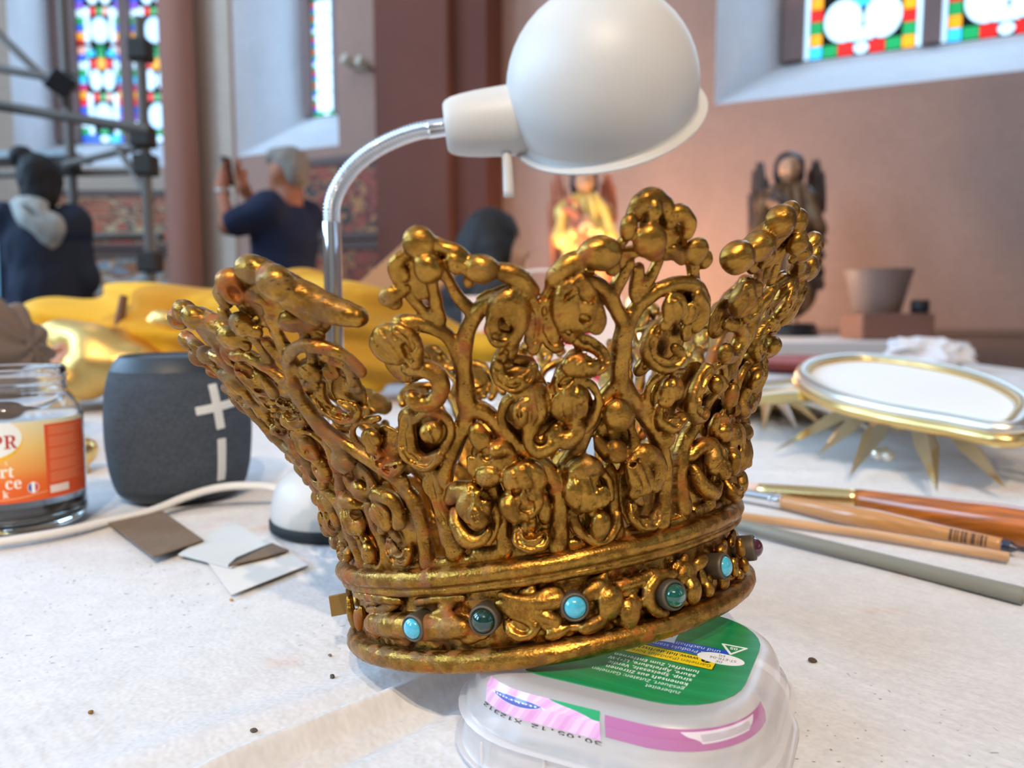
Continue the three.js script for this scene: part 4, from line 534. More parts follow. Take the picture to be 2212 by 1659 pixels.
// the pink sleeve round the side, with the maker's oval and the ink-jet date
function sideStrip(u0, u1, v0, v1, rings, out) {   // a strip of the tub's skin, u along the perimeter as a share, v up the rings as a share
  const n = 48, m = 8, pos = [], uv = [], idx = [], O = rings.map(([w, d, r]) => { const a = roundRect(w, d, r, 16), c = [0]; for (let i = 0; i < a.length; i++) { const p = a[i], q = a[(i + 1) % a.length]; c.push(c[i] + Math.hypot(p[0] - q[0], p[1] - q[1])); } return Array.from({ length: 240 }, (_, k) => { const s = k / 240 * c[a.length]; let i = 0; while (c[i + 1] < s) i++; const f = (s - c[i]) / (c[i + 1] - c[i] || 1), p = a[i], q = a[(i + 1) % a.length]; return [mix(p[0], q[0], f), mix(p[1], q[1], f)]; }); }), L = 240;
  const at = (u, v) => { const k = Math.min(rings.length - 2, Math.floor(v * (rings.length - 1))), t = v * (rings.length - 1) - k, x = ((u % 1) + 1) % 1 * L, i = Math.floor(x), f = x - i, g = (ring, kk) => [mix(ring[i % L][0], ring[(i + 1) % L][0], f), rings[kk][3], mix(ring[i % L][1], ring[(i + 1) % L][1], f)]; const a = g(O[k], k), b = g(O[k + 1], k + 1); return a.map((q, c) => mix(q, b[c], t) * (c === 1 ? 1 : out)); };
  for (let j = 0; j <= m; j++) for (let i = 0; i <= n; i++) { pos.push(...at(mix(u0, u1, i / n), mix(v0, v1, j / m))); uv.push(i / n, j / m); }
  for (let j = 0; j < m; j++) for (let i = 0; i < n; i++) { const a = j * (n + 1) + i, b = a + n + 1; idx.push(a, b, a + 1, b, b + 1, a + 1); }
  const g = new THREE.BufferGeometry(); g.setAttribute('position', new THREE.Float32BufferAttribute(pos, 3)); g.setAttribute('uv', new THREE.Float32BufferAttribute(uv, 2)); g.setIndex(idx); g.computeVertexNormals(); return g;
}
const sideRings = [ringOf(0.0066, 0.0034, 0.0174), ringOf(0.0055, 0.0026, 0.0215), ringOf(0.0046, 0.002, TUB - 0.0034), ringOf(0.0022, 0.001, TUB - 0.0012)];
const pinkPrint = canvasTex(1024, 512, (c, w, h) => {
  c.fillStyle = '#dcaad0'; c.fillRect(0, 0, w, h); for (let i = 0; i < 14; i++) { c.strokeStyle = i % 3 ? 'rgba(255,240,250,.3)' : 'rgba(214,120,190,.3)'; c.lineWidth = 26 + i % 4 * 12; c.beginPath(); c.moveTo(i * 90 - 100, h); c.bezierCurveTo(i * 90, h * .6, i * 80 + 60, h * .4, i * 100 + 40, 0); c.stroke(); }
  c.fillStyle = '#1d9a5c'; c.beginPath(); c.moveTo(w, 0); c.lineTo(w - 420, 0); c.bezierCurveTo(w - 330, 90, w - 160, 60, w - 60, 190); c.lineTo(w, 200); c.fill();
  c.translate(w * .33, h * .5); c.rotate(Math.PI); c.fillStyle = '#5261b0'; c.beginPath(); c.ellipse(0, 0, 235, 122, 0, 0, 7); c.fill(); c.strokeStyle = '#e8e6f4'; c.lineWidth = 6; c.stroke(); c.fillStyle = '#f4f2fa'; c.font = 'bold 104px serif'; c.textAlign = 'center'; c.fillText('Vitakrone', 0, 22); c.font = '44px serif'; c.fillText('★ ★ ★ ★', 0, 82);
});
part(tub, 'sleeve', sideStrip(0.315, 0.185, 0.02, 0.98, sideRings, 1.004), M('#ffffff', 0.3, 0, { map: pinkPrint, clearcoat: 0.5 }), 'pink printed sleeve with a blue oval');
const mauvePrint = canvasTex(512, 256, (c, w, h) => { c.fillStyle = '#b06a97'; c.fillRect(0, 0, w, h); c.fillStyle = '#d9cdd2'; c.beginPath(); c.moveTo(200, 30); c.lineTo(440, 20); c.lineTo(400, 200); c.lineTo(250, 210); c.fill(); c.strokeStyle = '#8d8a92'; for (let i = 0; i < 16; i++) { c.lineWidth = 2 + i % 3 * 2; c.beginPath(); c.moveTo(250, 60 + i * 9); c.lineTo(410, 50 + i * 9); c.stroke(); } });
part(tub, 'label_back', sideStrip(0.18, 0.0, 0.12, 0.9, sideRings, 1.003), M('#ffffff', 0.25, 0, { map: mauvePrint, clearcoat: 0.6 }), 'mauve back of the sleeve seen through the plastic');
const dateInk = canvasTex(1024, 128, (c, w, h) => { c.clearRect(0, 0, w, h); c.translate(w, h); c.rotate(Math.PI); c.fillStyle = '#000'; c.fillRect(0, 0, w, h); c.fillStyle = '#fff'; c.font = 'bold 92px monospace'; c.fillText('30.05.12 X12312', 20, 92); });
{ const g = sideStrip(0.345, 0.18, 0.25, 0.62, [ringOf(0.0108, 0.0058, 0.0162), ringOf(0.007, 0.0036, 0.0172), ringOf(0.0055, 0.0026, 0.0236)], 1.0035); const m = M('#3b2f33', 0.7); m.alphaMap = dateInk; m.alphaTest = 0.5; part(tub, 'date_print', g, m, 'dotted black date print'); }

// ------------------------------------------------------------------ desk lamp
const white = M('#cbc8c3', 0.45), chrome = M(new THREE.Color(0.86, 0.87, 0.89), 0.1, 1), rubber = M('#1d2327', 0.7);
const LX = -0.105, LZ = -0.455;
const lamp = thing('desk_lamp', 'white dome desk lamp with a chrome gooseneck standing behind the crown', 'lamp', [LX, 0, LZ]);
part(lamp, 'base_ring', lathe([[0.0001, 0], [0.0385, 0], [0.0402, 0.0012], [0.0402, 0.0056], [0.0385, 0.0062], [0.0001, 0.0062]], 72), rubber);
part(lamp, 'base', lathe([[0.0385, 0.0058], [0.0393, 0.0075], [0.0392, 0.0125], [0.0375, 0.021], [0.0345, 0.0275], [0.029, 0.0325], [0.02, 0.0352], [0.0085, 0.0362], [0.0068, 0.038], [0.0064, 0.040], [0.0001, 0.040]], 72), white);
part(lamp, 'pole', sweep([[0, 0.036, 0], [0, 0.1, 0], [0, 0.18, 0]], [0.0053, 0.0053, 0.0053], 32, 6), chrome);
{ // the gooseneck: a steel spiral hose bent over towards the shade
  const neck = new THREE.CatmullRomCurve3([[0, 0.178, 0], [0.0005, 0.19, 0], [0.0045, 0.2, 0], [0.0135, 0.212, 0], [0.026, 0.2215, 0], [0.0395, 0.228, 0], [0.052, 0.232, 0], [0.065, 0.2338, 0.0005]].map((p) => V(...p)), false, 'centripetal');
  const n = 50, ring = [], fr = neck.computeFrenetFrames(n); part(lamp, 'gooseneck', sweep([0, .15, .3, .45, .6, .75, .9, 1].map((t) => neck.getPointAt(t).toArray()), 0.0042, 20, 60), chrome);
  for (let i = 0; i <= n; i++) { const t = new THREE.TorusGeometry(0.0042, 0.0009, 8, 24), p = neck.getPointAt(i / n), tan = neck.getTangentAt(i / n), q = new THREE.Quaternion().setFromUnitVectors(V(0, 0, 1), tan); t.applyMatrix4(new THREE.Matrix4().compose(p, q, V(1, 1, 1))); ring.push(t); }
  const coil = part(lamp, 'gooseneck_coil', mergeGeometries(ring), chrome); void fr; void coil;
  part(lamp, 'ferrule', sweep([[0.056, 0.2325, 0], [0.0665, 0.234, 0.0003], [0.0695, 0.2343, 0.0005]], 0.0052, 24, 6), chrome);
  const axis = V(0.23, -0.748, -0.623).normalize(), q = new THREE.Quaternion().setFromUnitVectors(V(0, -1, 0), axis);   // the shade looks away from the camera, down and to the right
  const C = V(0.0509 - LX, 0.2544, -0.45 - LZ), R = 0.0542, prof = [];
  for (let a = 0; a <= 105; a += 7) prof.push([Math.max(0.00001, R * Math.sin(a * D2R)), R * Math.cos(a * D2R)]);
  const rimR = 0.0572, rimY = -0.0185; prof.push([0.0513, -0.0168], [0.0545, -0.0182], [rimR, rimY], [rimR + 0.0005, rimY - 0.0012], [rimR - 0.0006, rimY - 0.002], [0.0535, rimY - 0.0008]);
  for (let a = 105; a >= 0; a -= 7) prof.push([Math.max(0.00001, (R - 0.0009) * Math.sin(a * D2R)), (R - 0.0009) * Math.cos(a * D2R)]);
  const shade = part(lamp, 'lamp_shade', lathe(prof, 96), white); shade.position.copy(C); shade.quaternion.copy(q);
  const bulb = part(shade, 'bulb', lathe([[0.00001, -0.016], [0.008, -0.0145], [0.014, -0.008], [0.0155, 0], [0.013, 0.009], [0.008, 0.016], [0.0068, 0.024], [0.00001, 0.024]], 32), M('#f4f1ea', 0.4)); bulb.rotation.z = 0.5;
  const a = V(0.0675, 0.2338, 0.0003), b = V(0.121, 0.2395, -0.001), dir = b.clone().sub(a), L = dir.length(), sq = new THREE.Quaternion().setFromUnitVectors(V(0, 1, 0), dir.clone().normalize());
  const sock = part(lamp, 'socket_housing', lathe([[0.00001, 0.0022], [0.0085, 0.002], [0.0112, -0.0004], [0.0128, -0.0008], [0.0146, 0.0006], [0.0162, 0.004], [0.0174, 0.010], [0.0184, 0.018], [0.0195, 0.034], [0.0202, L - 0.001], [0.0202, L + 0.002], [0.00001, L + 0.002]], 64), white); sock.position.copy(a); sock.quaternion.copy(sq);
  part(lamp, 'switch_rod', sweep([[0.1015, 0.221, 0.004], [0.1022, 0.2135, 0.005], [0.1033, 0.194, 0.006]], [0.0027, 0.0029, 0.0032], 18, 8), white);
}
part(lamp, 'power_cord', sweep([[-0.03, 0.004, -0.03], [-0.0486, 0.0124, -0.040], [-0.0667, 0.0146, -0.040], [-0.0868, 0.0137, -0.037], [-0.1065, 0.0086, -0.033], [-0.1193, 0.0046, -0.015], [-0.1367, 0.0036, 0.0072], [-0.1534, 0.0036, 0.03], [-0.1737, 0.0036, 0.047], [-0.26, 0.0036, 0.1]].map(([x, y, z], i) => i ? [x, y, z] : [-0.033, 0.006, -0.018]), 0.0034, 14, 120, false, 0.7), M('#e4e2de', 0.55), 'white power cord lying on the cloth');

// ------------------------------------------------------------------ portable speaker
const weave = tex(256, 256, (u, v) => { const a = Math.sin((u * 22 + v * 22) * Math.PI * 2), b = Math.sin((u * 22 - v * 22) * Math.PI * 2), k = 0.5 + 0.25 * a * (b > 0 ? 1 : -1) + 0.25 * noise(u * 120, v * 120); return [k, k, k]; });
const weaveCol = tex(256, 256, (u, v) => { const a = Math.sin((u * 22 + v * 22) * Math.PI * 2) * Math.sin((u * 22 - v * 22) * Math.PI * 2), t = 0.8 + 0.5 * a + 0.4 * (fbm(u * 30, v * 30) - 0.5); return [0.37 * t, 0.41 * t, 0.46 * t]; }, true);
for (const t of [weave, weaveCol]) t.repeat.set(9, 3);
const fabric = M('#ffffff', 0.93, 0, { map: weaveCol, bumpMap: weave, bumpScale: 0.001 }), softBlack = M('#26303a', 0.5);
const SPK = [[0.0345, 0], [0.0395, 0.0025], [0.0432, 0.010], [0.0459, 0.022], [0.0474, 0.038], [0.0477, 0.051], [0.0471, 0.065], [0.0455, 0.078], [0.0425, 0.0885], [0.0385, 0.0945]];
const speaker = thing('portable_speaker', 'dark grey woven barrel-shaped speaker with white plus and minus buttons', 'speaker', [-0.2325, 0, -0.533]);
const spR = (y) => { for (let i = 1; i < SPK.length; i++) if (y <= SPK[i][1]) return mix(SPK[i - 1][0], SPK[i][0], (y - SPK[i - 1][1]) / (SPK[i][1] - SPK[i - 1][1])); return SPK[9][0]; };
const spline2 = (p, n) => new THREE.SplineCurve(p.map((q) => new THREE.Vector2(...q))).getPoints(n).map((q) => [q.x, q.y]);
part(speaker, 'fabric_body', lathe(spline2(SPK.slice(2, 9), 30), 96), fabric);
part(speaker, 'base', lathe([[0.00001, 0.0005], [0.031, 0.0005], [0.0335, 0.0012], ...spline2([[0.0375, 0.002], [0.041, 0.005], [0.0432, 0.010]], 8)], 80), softBlack);
part(speaker, 'top_cap', lathe([...spline2([[0.0425, 0.0885], [0.0402, 0.093], [0.0372, 0.0972]], 8), [0.0362, 0.0983], [0.0345, 0.0982], [0.0338, 0.0968], [0.00001, 0.0966]], 80), softBlack);
function onSpeaker(a, y, w, h, turn) { // a raised bar following the barrel
  const g = box(w, h, 0.0016, 0.0006); const p = g.attributes.position; const c = Math.cos(turn), s = Math.sin(turn);
  for (let i = 0; i < p.count; i++) { const x = p.getX(i) * c - p.getY(i) * s, yy = y + p.getX(i) * s + p.getY(i) * c, r = spR(yy) + 0.0002 + p.getZ(i), A = a + x / 0.0475; p.setXYZ(i, r * Math.sin(A), yy, r * Math.cos(A)); }
  g.computeVertexNormals(); return g;
}
const segBar = (a, y, w, h, turn) => { const n = 8, L = []; for (let i = 0; i < n; i++) { const t = (i + 0.5) / n - 0.5, long = w > h; const dx = long ? t * w : 0, dy = long ? 0 : t * h, c = Math.cos(turn), s = Math.sin(turn); L.push(onSpeaker(a + (dx * c - dy * s) / 0.0475, y + dx * s + dy * c, long ? w / n + 0.0003 : w, long ? h : h / n + 0.0003, turn)); } return mergeGeometries(L); };
const btn = M('#dcdcd8', 0.5), PA = 0.92;
part(speaker, 'plus_button', mergeGeometries([segBar(PA, 0.0655, 0.006, 0.03, 0.12), segBar(PA, 0.0652, 0.0285, 0.0055, 0.12)]), btn, 'white plus sign'); part(speaker, 'minus_button', segBar(PA + 0.05, 0.0295, 0.006, 0.0285, 0.02), btn, 'white bar');

// ------------------------------------------------------------------ glass jar
const glass = new THREE.MeshPhysicalMaterial({ color: '#ffffff', roughness: 0.03, transmission: 1, thickness: 0.003, ior: 1.5, attenuationColor: new THREE.Color(0.85, 0.92, 0.9), attenuationDistance: 0.05, side: THREE.DoubleSide });
const jar = thing('glass_jar', 'open glass jar with an orange label, dark glaze in the bottom', 'jar', [-0.2995, 0, -0.458]);
part(jar, 'glass', lathe([[0.00001, 0.0025], [0.027, 0.001], [0.032, 0.0005], [0.0352, 0.003], [0.0366, 0.008], [0.0368, 0.05], [0.0366, 0.066], [0.0345, 0.0735], [0.0305, 0.0785], [0.0288, 0.0805], [0.0288, 0.084], [0.0302, 0.085], [0.0288, 0.0862], [0.0288, 0.089], [0.03, 0.09], [0.0288, 0.0912], [0.0289, 0.0945], [0.0281, 0.0955], [0.0268, 0.0945], [0.0266, 0.082], [0.0285, 0.0775], [0.0325, 0.0725], [0.0345, 0.066], [0.0347, 0.012], [0.033, 0.007], [0.00001, 0.0065]], 72), glass);
part(jar, 'glaze', lathe([[0.00001, 0.007], [0.032, 0.0075], [0.0343, 0.0125], [0.0343, 0.0165], [0.00001, 0.0165]], 48), M('#2c2824', 0.3));
const jarPrint = canvasTex(1024, 512, (c, w, h) => {
  const g = c.createLinearGradient(0, 0, 0, h); g.addColorStop(0, '#e9dcb4'); g.addColorStop(.3, '#efc878'); g.addColorStop(.62, '#ee9a45'); g.addColorStop(.75, '#ec6f23'); g.addColorStop(1, '#ea5f17'); c.fillStyle = g; c.fillRect(0, 0, w, h);
  // what the picture shows of the print: the right-hand end of every line
  c.fillStyle = '#f0b822'; c.beginPath(); c.ellipse(250, 110, 250, 150, 0, 0, 7); c.fill(); c.fillStyle = '#eef0ea'; c.beginPath(); c.ellipse(250, 95, 246, 136, 0, 0, 7); c.fill();
  c.fillStyle = '#b62a1c'; c.font = 'bold 118px serif'; c.textAlign = 'right'; c.fillText('PR', 465, 165); c.fillStyle = '#8a8a80'; c.font = '24px sans-serif'; c.fillText('s', 452, 192); c.fillStyle = '#fff5e6'; c.font = '34px sans-serif'; c.fillText('S', 400, 268);
  c.font = 'bold 96px serif'; c.fillText('rt', 435, 345); c.fillText('ce', 480, 420); c.font = 'bold 60px serif'; c.fillText('k', 395, 474);
  c.strokeStyle = '#f7b98a'; c.lineWidth = 5; c.beginPath(); c.moveTo(0, 490); c.bezierCurveTo(300, 500, 500, 480, 560, 470); c.bezierCurveTo(640, 458, 760, 450, 820, 440); c.stroke();
  c.fillStyle = '#fff'; c.beginPath(); c.arc(548, 425, 36, 0, 7); c.fill(); c.fillStyle = '#2a4fa8'; c.beginPath(); c.arc(548, 425, 32, Math.PI / 2 + .35, Math.PI * 1.5 - .35); c.fill(); c.fillStyle = '#d8342c'; c.beginPath(); c.arc(548, 425, 32, -Math.PI / 2 + .35, Math.PI / 2 - .35); c.fill();
  c.fillStyle = '#e4561c'; c.fillRect(640, 30, 384, 470); c.fillStyle = '#f6a47a'; for (let i = 0; i < 34; i++) { if (i % 7 === 5) continue; c.globalAlpha = .75; c.fillRect(668, 50 + i * 11, 300 - (i * 37 % 90), 5); } c.globalAlpha = 1; c.fillStyle = '#f7e3d6'; c.fillRect(660, 430, 150, 50);
});
{ const seg = 64, pos = [], uv = [], idx = [], a0 = -0.38, a1 = 1.78, y0 = 0.0205, y1 = 0.0665; for (let i = 0; i <= seg; i++) for (const k of [0, 1]) { const a = mix(a0, a1, i / seg); pos.push(0.03715 * Math.sin(a), k ? y1 : y0, 0.03715 * Math.cos(a)); uv.push(i / seg, k); } for (let i = 0; i < seg; i++) idx.push(2 * i, 2 * i + 2, 2 * i + 1, 2 * i + 1, 2 * i + 2, 2 * i + 3);
  const g = new THREE.BufferGeometry(); g.setAttribute('position', new THREE.Float32BufferAttribute(pos, 3)); g.setAttribute('uv', new THREE.Float32BufferAttribute(uv, 2)); g.setIndex(idx); g.computeVertexNormals(); part(jar, 'label', g, M('#ffffff', 0.5, 0, { map: jarPrint }), 'orange and cream paper label'); }
const brassGold = M(new THREE.Color(0.83, 0.58, 0.22), 0.22, 1);
solo('gold_knob', lathe([[0.00001, 0], [0.008, 0], [0.0085, 0.002], [0.006, 0.004], [0.0125, 0.010], [0.0148, 0.017], [0.0125, 0.024], [0.006, 0.028], [0.00001, 0.029]], 40), brassGold, 'small polished gold knob standing behind the glass jar', 'knob', [-0.346, 0, -0.605]);

// ------------------------------------------------------------------ abrasive cards and paper in front of the lamp
const cardOf = (pts, h, y = 0) => { const cx = pts.reduce((s, p) => s + p[0], 0) / pts.length, cz = pts.reduce((s, p) => s + p[1], 0) / pts.length; return [prism(pts.map(([x, z]) => [x - cx, z - cz]), h, 0), [cx, y, cz]]; };
const grit = tex(256, 256, (u, v) => { const t = 0.9 + 0.3 * (noise(u * 128, v * 128) - 0.5) + 0.1 * (fbm(u * 5, v * 5) - 0.5); return [0.52 * t, 0.44 * t, 0.36 * t]; }, true), gritMat = M('#ffffff', 0.85, 0, { map: grit }); grit.repeat.set(30, 30);
{ const [g, p] = cardOf([[-0.2457, -0.4527], [-0.2267, -0.4812], [-0.1695, -0.4119], [-0.1834, -0.3826]], 0.0008, 0.003); solo('sandpaper_card', g, gritMat, 'brown square of sandpaper lying across the white cord', 'sandpaper', p).rotation.z = 0.0; }
const paper = M('#dcd9d4', 0.85), greyPaper = M('#cfd3d2', 0.8), dark = M('#3b3a36', 0.7);
{ const [g, p] = cardOf([[-0.1656, -0.398], [-0.127, -0.337], [-0.1032, -0.3777], [-0.14, -0.43]], 0.0003, 0.0009); solo('paper_sheet', g, paper, 'thin white scrap of paper under the grey card pieces', 'paper', p); }
{ const [g, p] = cardOf([[-0.1749, -0.3922], [-0.1697, -0.4547], [-0.13, -0.4078], [-0.1393, -0.3708]], 0.0005, 0.0016); solo('card_piece', g, greyPaper, 'pale grey card beside the brown sandpaper square', 'card', p); }
{ const t = thing('folded_sandpaper', 'folded scrap of brown sandpaper with dark edges on the pale card', 'sandpaper', [-0.1285, 0.0024, -0.391]); part(t, 'lower_fold', prism([[-0.0125, 0.0195], [-0.0015, -0.0165], [0.0105, -0.005], [0.002, 0.006]], 0.0007, 0), gritMat); const u = part(t, 'upper_fold', prism([[-0.0125, 0.0195], [-0.0015, -0.0165], [-0.006, -0.0105], [-0.0165, 0.009]], 0.0007, 0), dark); u.position.y = 0.0004; u.rotation.z = 0.1; }

// ------------------------------------------------------------------ brushes and sticks
const woodTex = (r, g, b, k) => tex(128, 512, (u, v) => { const t = 0.92 + k * (fbm(u * 60, v * 4, 3) - 0.5) + 0.4 * k * (noise(u * 200, v * 10) - 0.5); return [r * t, g * t, b * t]; }, true);
const lacquer = (r, g, b, k = 0.5) => { const t = woodTex(r, g, b, k); t.rotation = Math.PI / 2; t.repeat.set(8, 8); return M('#ffffff', 0.3, 0, { map: t, clearcoat: 0.6, clearcoatRoughness: 0.12 }); };
const along = (a, b, t) => a.map((x, i) => mix(x, b[i], t));
{ const A = [0.1691, 0.0062, -0.5165], B = [0.222, 0.0085, -0.4825], C = [0.2805, 0.0112, -0.4075], D = [0.341, 0.0095, -0.325];
  const t = thing('paint_brush', 'large brush with a gold ferrule and glossy orange-brown wooden handle', 'brush', [0.222, 0, -0.4825]), L = (p) => [p[0] - 0.222, p[1], p[2] + 0.4825];
  part(t, 'ferrule', sweep([A, along(A, B, 0.5), B].map(L), [0.0048, 0.0058, 0.0064], 24, 12), M(new THREE.Color(0.8, 0.56, 0.24), 0.25, 1));
  part(t, 'handle', sweep([B, along(B, C, 0.2), along(B, C, 0.6), C, along(C, D, 0.5), D].map(L), [0.0066, 0.0088, 0.0108, 0.0112, 0.009, 0.005], 28, 40), lacquer(0.74, 0.40, 0.10));
  part(t, 'bristles', sweep([A, [0.163, 0.006, -0.527], [0.157, 0.005, -0.55], [0.155, 0.004, -0.578], [0.16, 0.0035, -0.605]].map(L), [0.0044, 0.004, 0.0036, 0.0026, 0.0008], 12, 24), M('#d9b9a6', 0.8)); }
{ const A = [0.125, 0.0044, -0.5405], B = [0.1767, 0.0044, -0.4927], C = [0.2058, 0.0062, -0.4496], E = [0.2625, 0.0042, -0.4008], F2 = [0.2668, 0.0038, -0.3938];
  const t = thing('paint_brush', 'pale varnished brush with a crimped silver ferrule and dark blue tip', 'brush', [0.1767, 0, -0.4927]), L = (p) => [p[0] - 0.1767, p[1], p[2] + 0.4927];
  part(t, 'ferrule', sweep([along(A, B, 0.1), along(A, B, 0.5), B].map(L), [0.0036, 0.004, 0.0043], 24, 12), chrome);
  for (const k of [0.9, 0.965]) { const p = along(A, B, k), r = new THREE.TorusGeometry(0.0043, 0.0008, 8, 28), d = V(B[0] - A[0], 0, B[2] - A[2]).normalize(); r.applyMatrix4(new THREE.Matrix4().compose(V(...L(p)), new THREE.Quaternion().setFromUnitVectors(V(0, 0, 1), d), V(1, 1, 1))); part(t, 'crimp', r, chrome); }
  part(t, 'bristles', sweep([along(A, B, 0.12), A, along(A, B, -0.25)].map(L), [0.0036, 0.0038, 0.0008], 12, 10), M('#3a2a1e', 0.8));
  const pale = lacquer(0.82, 0.58, 0.34, 0.16); part(t, 'handle', sweep([B, along(B, C, 0.35), C, along(C, E, 0.5), E].map(L), [0.0042, 0.0055, 0.0064, 0.0046, 0.0036], 28, 40), pale);
  part(t, 'tip', sweep([E, along(E, F2, 0.6), F2].map(L), [0.0037, 0.0032, 0.0006], 20, 8), M('#23283c', 0.25, 0, { clearcoat: 1 }));
  const bars = canvasTex(256, 64, (c, w, h) => { c.fillStyle = '#000'; c.fillRect(0, 0, w, h); c.fillStyle = '#fff'; let x = 6; for (let i = 0; x < 240; i++) { const b = 3 + (i * 7 % 4) * 3; c.fillRect(x, 0, b, h); x += b + 3 + (i * 5 % 3) * 5; } });
  const m = M('#3a2a22', 0.6); m.alphaMap = bars; m.alphaTest = 0.5; const a = along(C, E, 0.66), b = along(C, E, 0.93), dir = V(b[0] - a[0], b[1] - a[1], b[2] - a[2]), len = dir.length(), g = new THREE.CylinderGeometry(0.0040, 0.0047, len, 16, 1, true, -0.9, 1.6); g.rotateZ(-Math.PI / 2); const uvs = g.attributes.uv; for (let i = 0; i < uvs.count; i++) uvs.setXY(i, uvs.getY(i), uvs.getX(i));
  const o = part(t, 'barcode', g, m, 'printed barcode'); o.position.set(...L(along(a, b, 0.5))); o.quaternion.setFromUnitVectors(V(1, 0, 0), dir.normalize()); o.rotateX(-0.2); }
solo('wooden_stick', sweep([[-0.075, 0, -0.045], [0, 0, 0], [0.0576, 0, 0.0442]], 0.0026, 16, 10), lacquer(0.86, 0.66, 0.46, 0.2), 'thin pale wooden stick lying along the varnished brush', 'stick', [0.198, 0.0027, -0.4289]);
solo('grey_rod', sweep([[-0.085, 0, -0.105], [0, 0, 0], [0.0461, 0, 0.0553]], [0.0031, 0.0036, 0.0039], 18, 12), M('#86857a', 0.45), 'grey painted rod lying nearest to the plastic tubs', 'rod', [0.1796, 0.0039, -0.3835]);

// ------------------------------------------------------------------ sunburst frame with gilt rays
{
  const P = [[0.2792, 0.0656, -0.7464], [0.2678, 0.0613, -0.6983], [0.2662, 0.0554, -0.6328], [0.2834, 0.0514, -0.5879], [0.3142, 0.0477, -0.5474], [0.3396, 0.045, -0.517], [0.3724, 0.0477, -0.5474], [0.4172, 0.0538, -0.6148], [0.4409, 0.0645, -0.7338], [0.4158, 0.072, -0.8166], [0.3792, 0.0745, -0.8451], [0.3222, 0.072, -0.8166]], o = [0.35, 0, -0.68];
  const sun = thing('sunburst_frame', 'gilt sunburst with an oval white panel and pointed rays, on the cloth', 'sunburst', o), L = P.map((p) => p.map((x, i) => x - o[i])), mid = [0, 0, 0]; L.forEach((p) => p.forEach((x, i) => { mid[i] += x / L.length; }));
  const shrink = (k, dy) => L.map((p) => [mix(mid[0], p[0], k), mix(mid[1], p[1], k) + dy, mix(mid[2], p[2], k)]);
  const leafGold = M(new THREE.Color(0.80, 0.56, 0.22), 0.3, 1), silverGold = M(new THREE.Color(0.82, 0.78, 0.68), 0.36, 1), rayGold = M(new THREE.Color(0.80, 0.66, 0.42), 0.2, 1);
  part(sun, 'outer_frame', sweep(shrink(0.995, -0.005), 0.0052, 14, 120, true), leafGold); part(sun, 'frame_bead', sweep(shrink(0.965, 0.0015), 0.0062, 12, 120, true), silverGold); part(sun, 'inner_frame', sweep(shrink(0.90, 0.003), 0.0028, 12, 120, true), leafGold);
  const c = new THREE.CatmullRomCurve3(shrink(0.925, 0.0005).map((p) => V(...p)), true, 'centripetal').getPoints(96), pos = [mid[0], mid[1] + 0.0005, mid[2]], idx = []; c.forEach((p, i) => { pos.push(p.x, p.y, p.z); if (i) idx.push(0, i + 1, i); }); const n = pos.length / 3; for (let i = 0; i < n; i++) pos.push(pos[3 * i], pos[3 * i + 1] - 0.006, pos[3 * i + 2]); c.forEach((_, i) => { if (i) idx.push(n, n + i, n + i + 1, i, i + 1, n + i, i + 1, n + i + 1, n + i); });
  const pg = new THREE.BufferGeometry(); pg.setAttribute('position', new THREE.Float32BufferAttribute(pos, 3)); pg.setIndex(idx); pg.computeVertexNormals(); part(sun, 'panel', pg.toNonIndexed(), M('#e6e7e6', 0.85), 'chalk white panel').geometry.computeVertexNormals();
  const curve = new THREE.CatmullRomCurve3(L.map((p) => V(...p)), true, 'centripetal'), rayGeo = (root, tip, w) => { const d = V(...tip).sub(V(...root)), len = d.length(), side = V(0, 1, 0).cross(d).normalize(), up = V(0, 1, 0), a = V(...root), pts = []; const q = (t, x, y) => a.clone().addScaledVector(d, t).addScaledVector(side, x).addScaledVector(up, y); const P0 = [q(0, w, 0), q(0, 0, w * 0.9), q(0, -w, 0), q(0, 0, -w * 0.5)], P1 = [q(0.25, w * 1.05, 0), q(0.25, 0, w), q(0.25, -w * 1.05, 0), q(0.25, 0, -w * 0.5)], T2 = q(1, 0, 0); const tri = (...v) => v.forEach((p) => pts.push(p.x, p.y, p.z)); for (let i = 0; i < 4; i++) { const j = (i + 1) % 4; tri(P0[i], P0[j], P1[i]); tri(P0[j], P1[j], P1[i]); tri(P1[i], P1[j], T2); } tri(P0[0], P0[2], P0[1]); tri(P0[0], P0[3], P0[2]); void len; const g = new THREE.BufferGeometry(); g.setAttribute('position', new THREE.Float32BufferAttribute(pts, 3)); g.computeVertexNormals(); return g; };
  const rays = [[0.2279, 0.006, -0.6619], [0.258, 0.006, -0.6411], [0.2506, 0.006, -0.5613], [0.2884, 0.006, -0.5115], [0.3371, 0.006, -0.5115]].map((p) => p.map((x, i) => x - o[i])), roots = [[0.30, 0.034, -0.69], [0.305, 0.033, -0.672], [0.312, 0.032, -0.645], [0.325, 0.032, -0.6], [0.345, 0.031, -0.585]].map((p) => p.map((x, i) => x - o[i]));
  rays.forEach((t, i) => part(sun, 'ray', rayGeo(roots[i], t, 0.0082), rayGold));
  for (let k = 0; k < 40; k++) { const t = k / 40, p = curve.getPointAt(t), d = p.clone().sub(V(...mid)); if (p.x < 0.03 && p.z > -0.02 && p.z < 0.22) { continue; } d.y = 0; const len = 0.085 + 0.05 * ((k * 7) % 5) / 4, e = p.clone().addScaledVector(d.normalize(), len); const r0 = p.clone().addScaledVector(d, -0.02); part(sun, 'ray', rayGeo([r0.x, p.y - 0.014, r0.z], [e.x, Math.max(0.007, p.y - 0.03), e.z], 0.0048 + 0.0012 * (k % 3)), k % 2 ? silverGold : leafGold); }
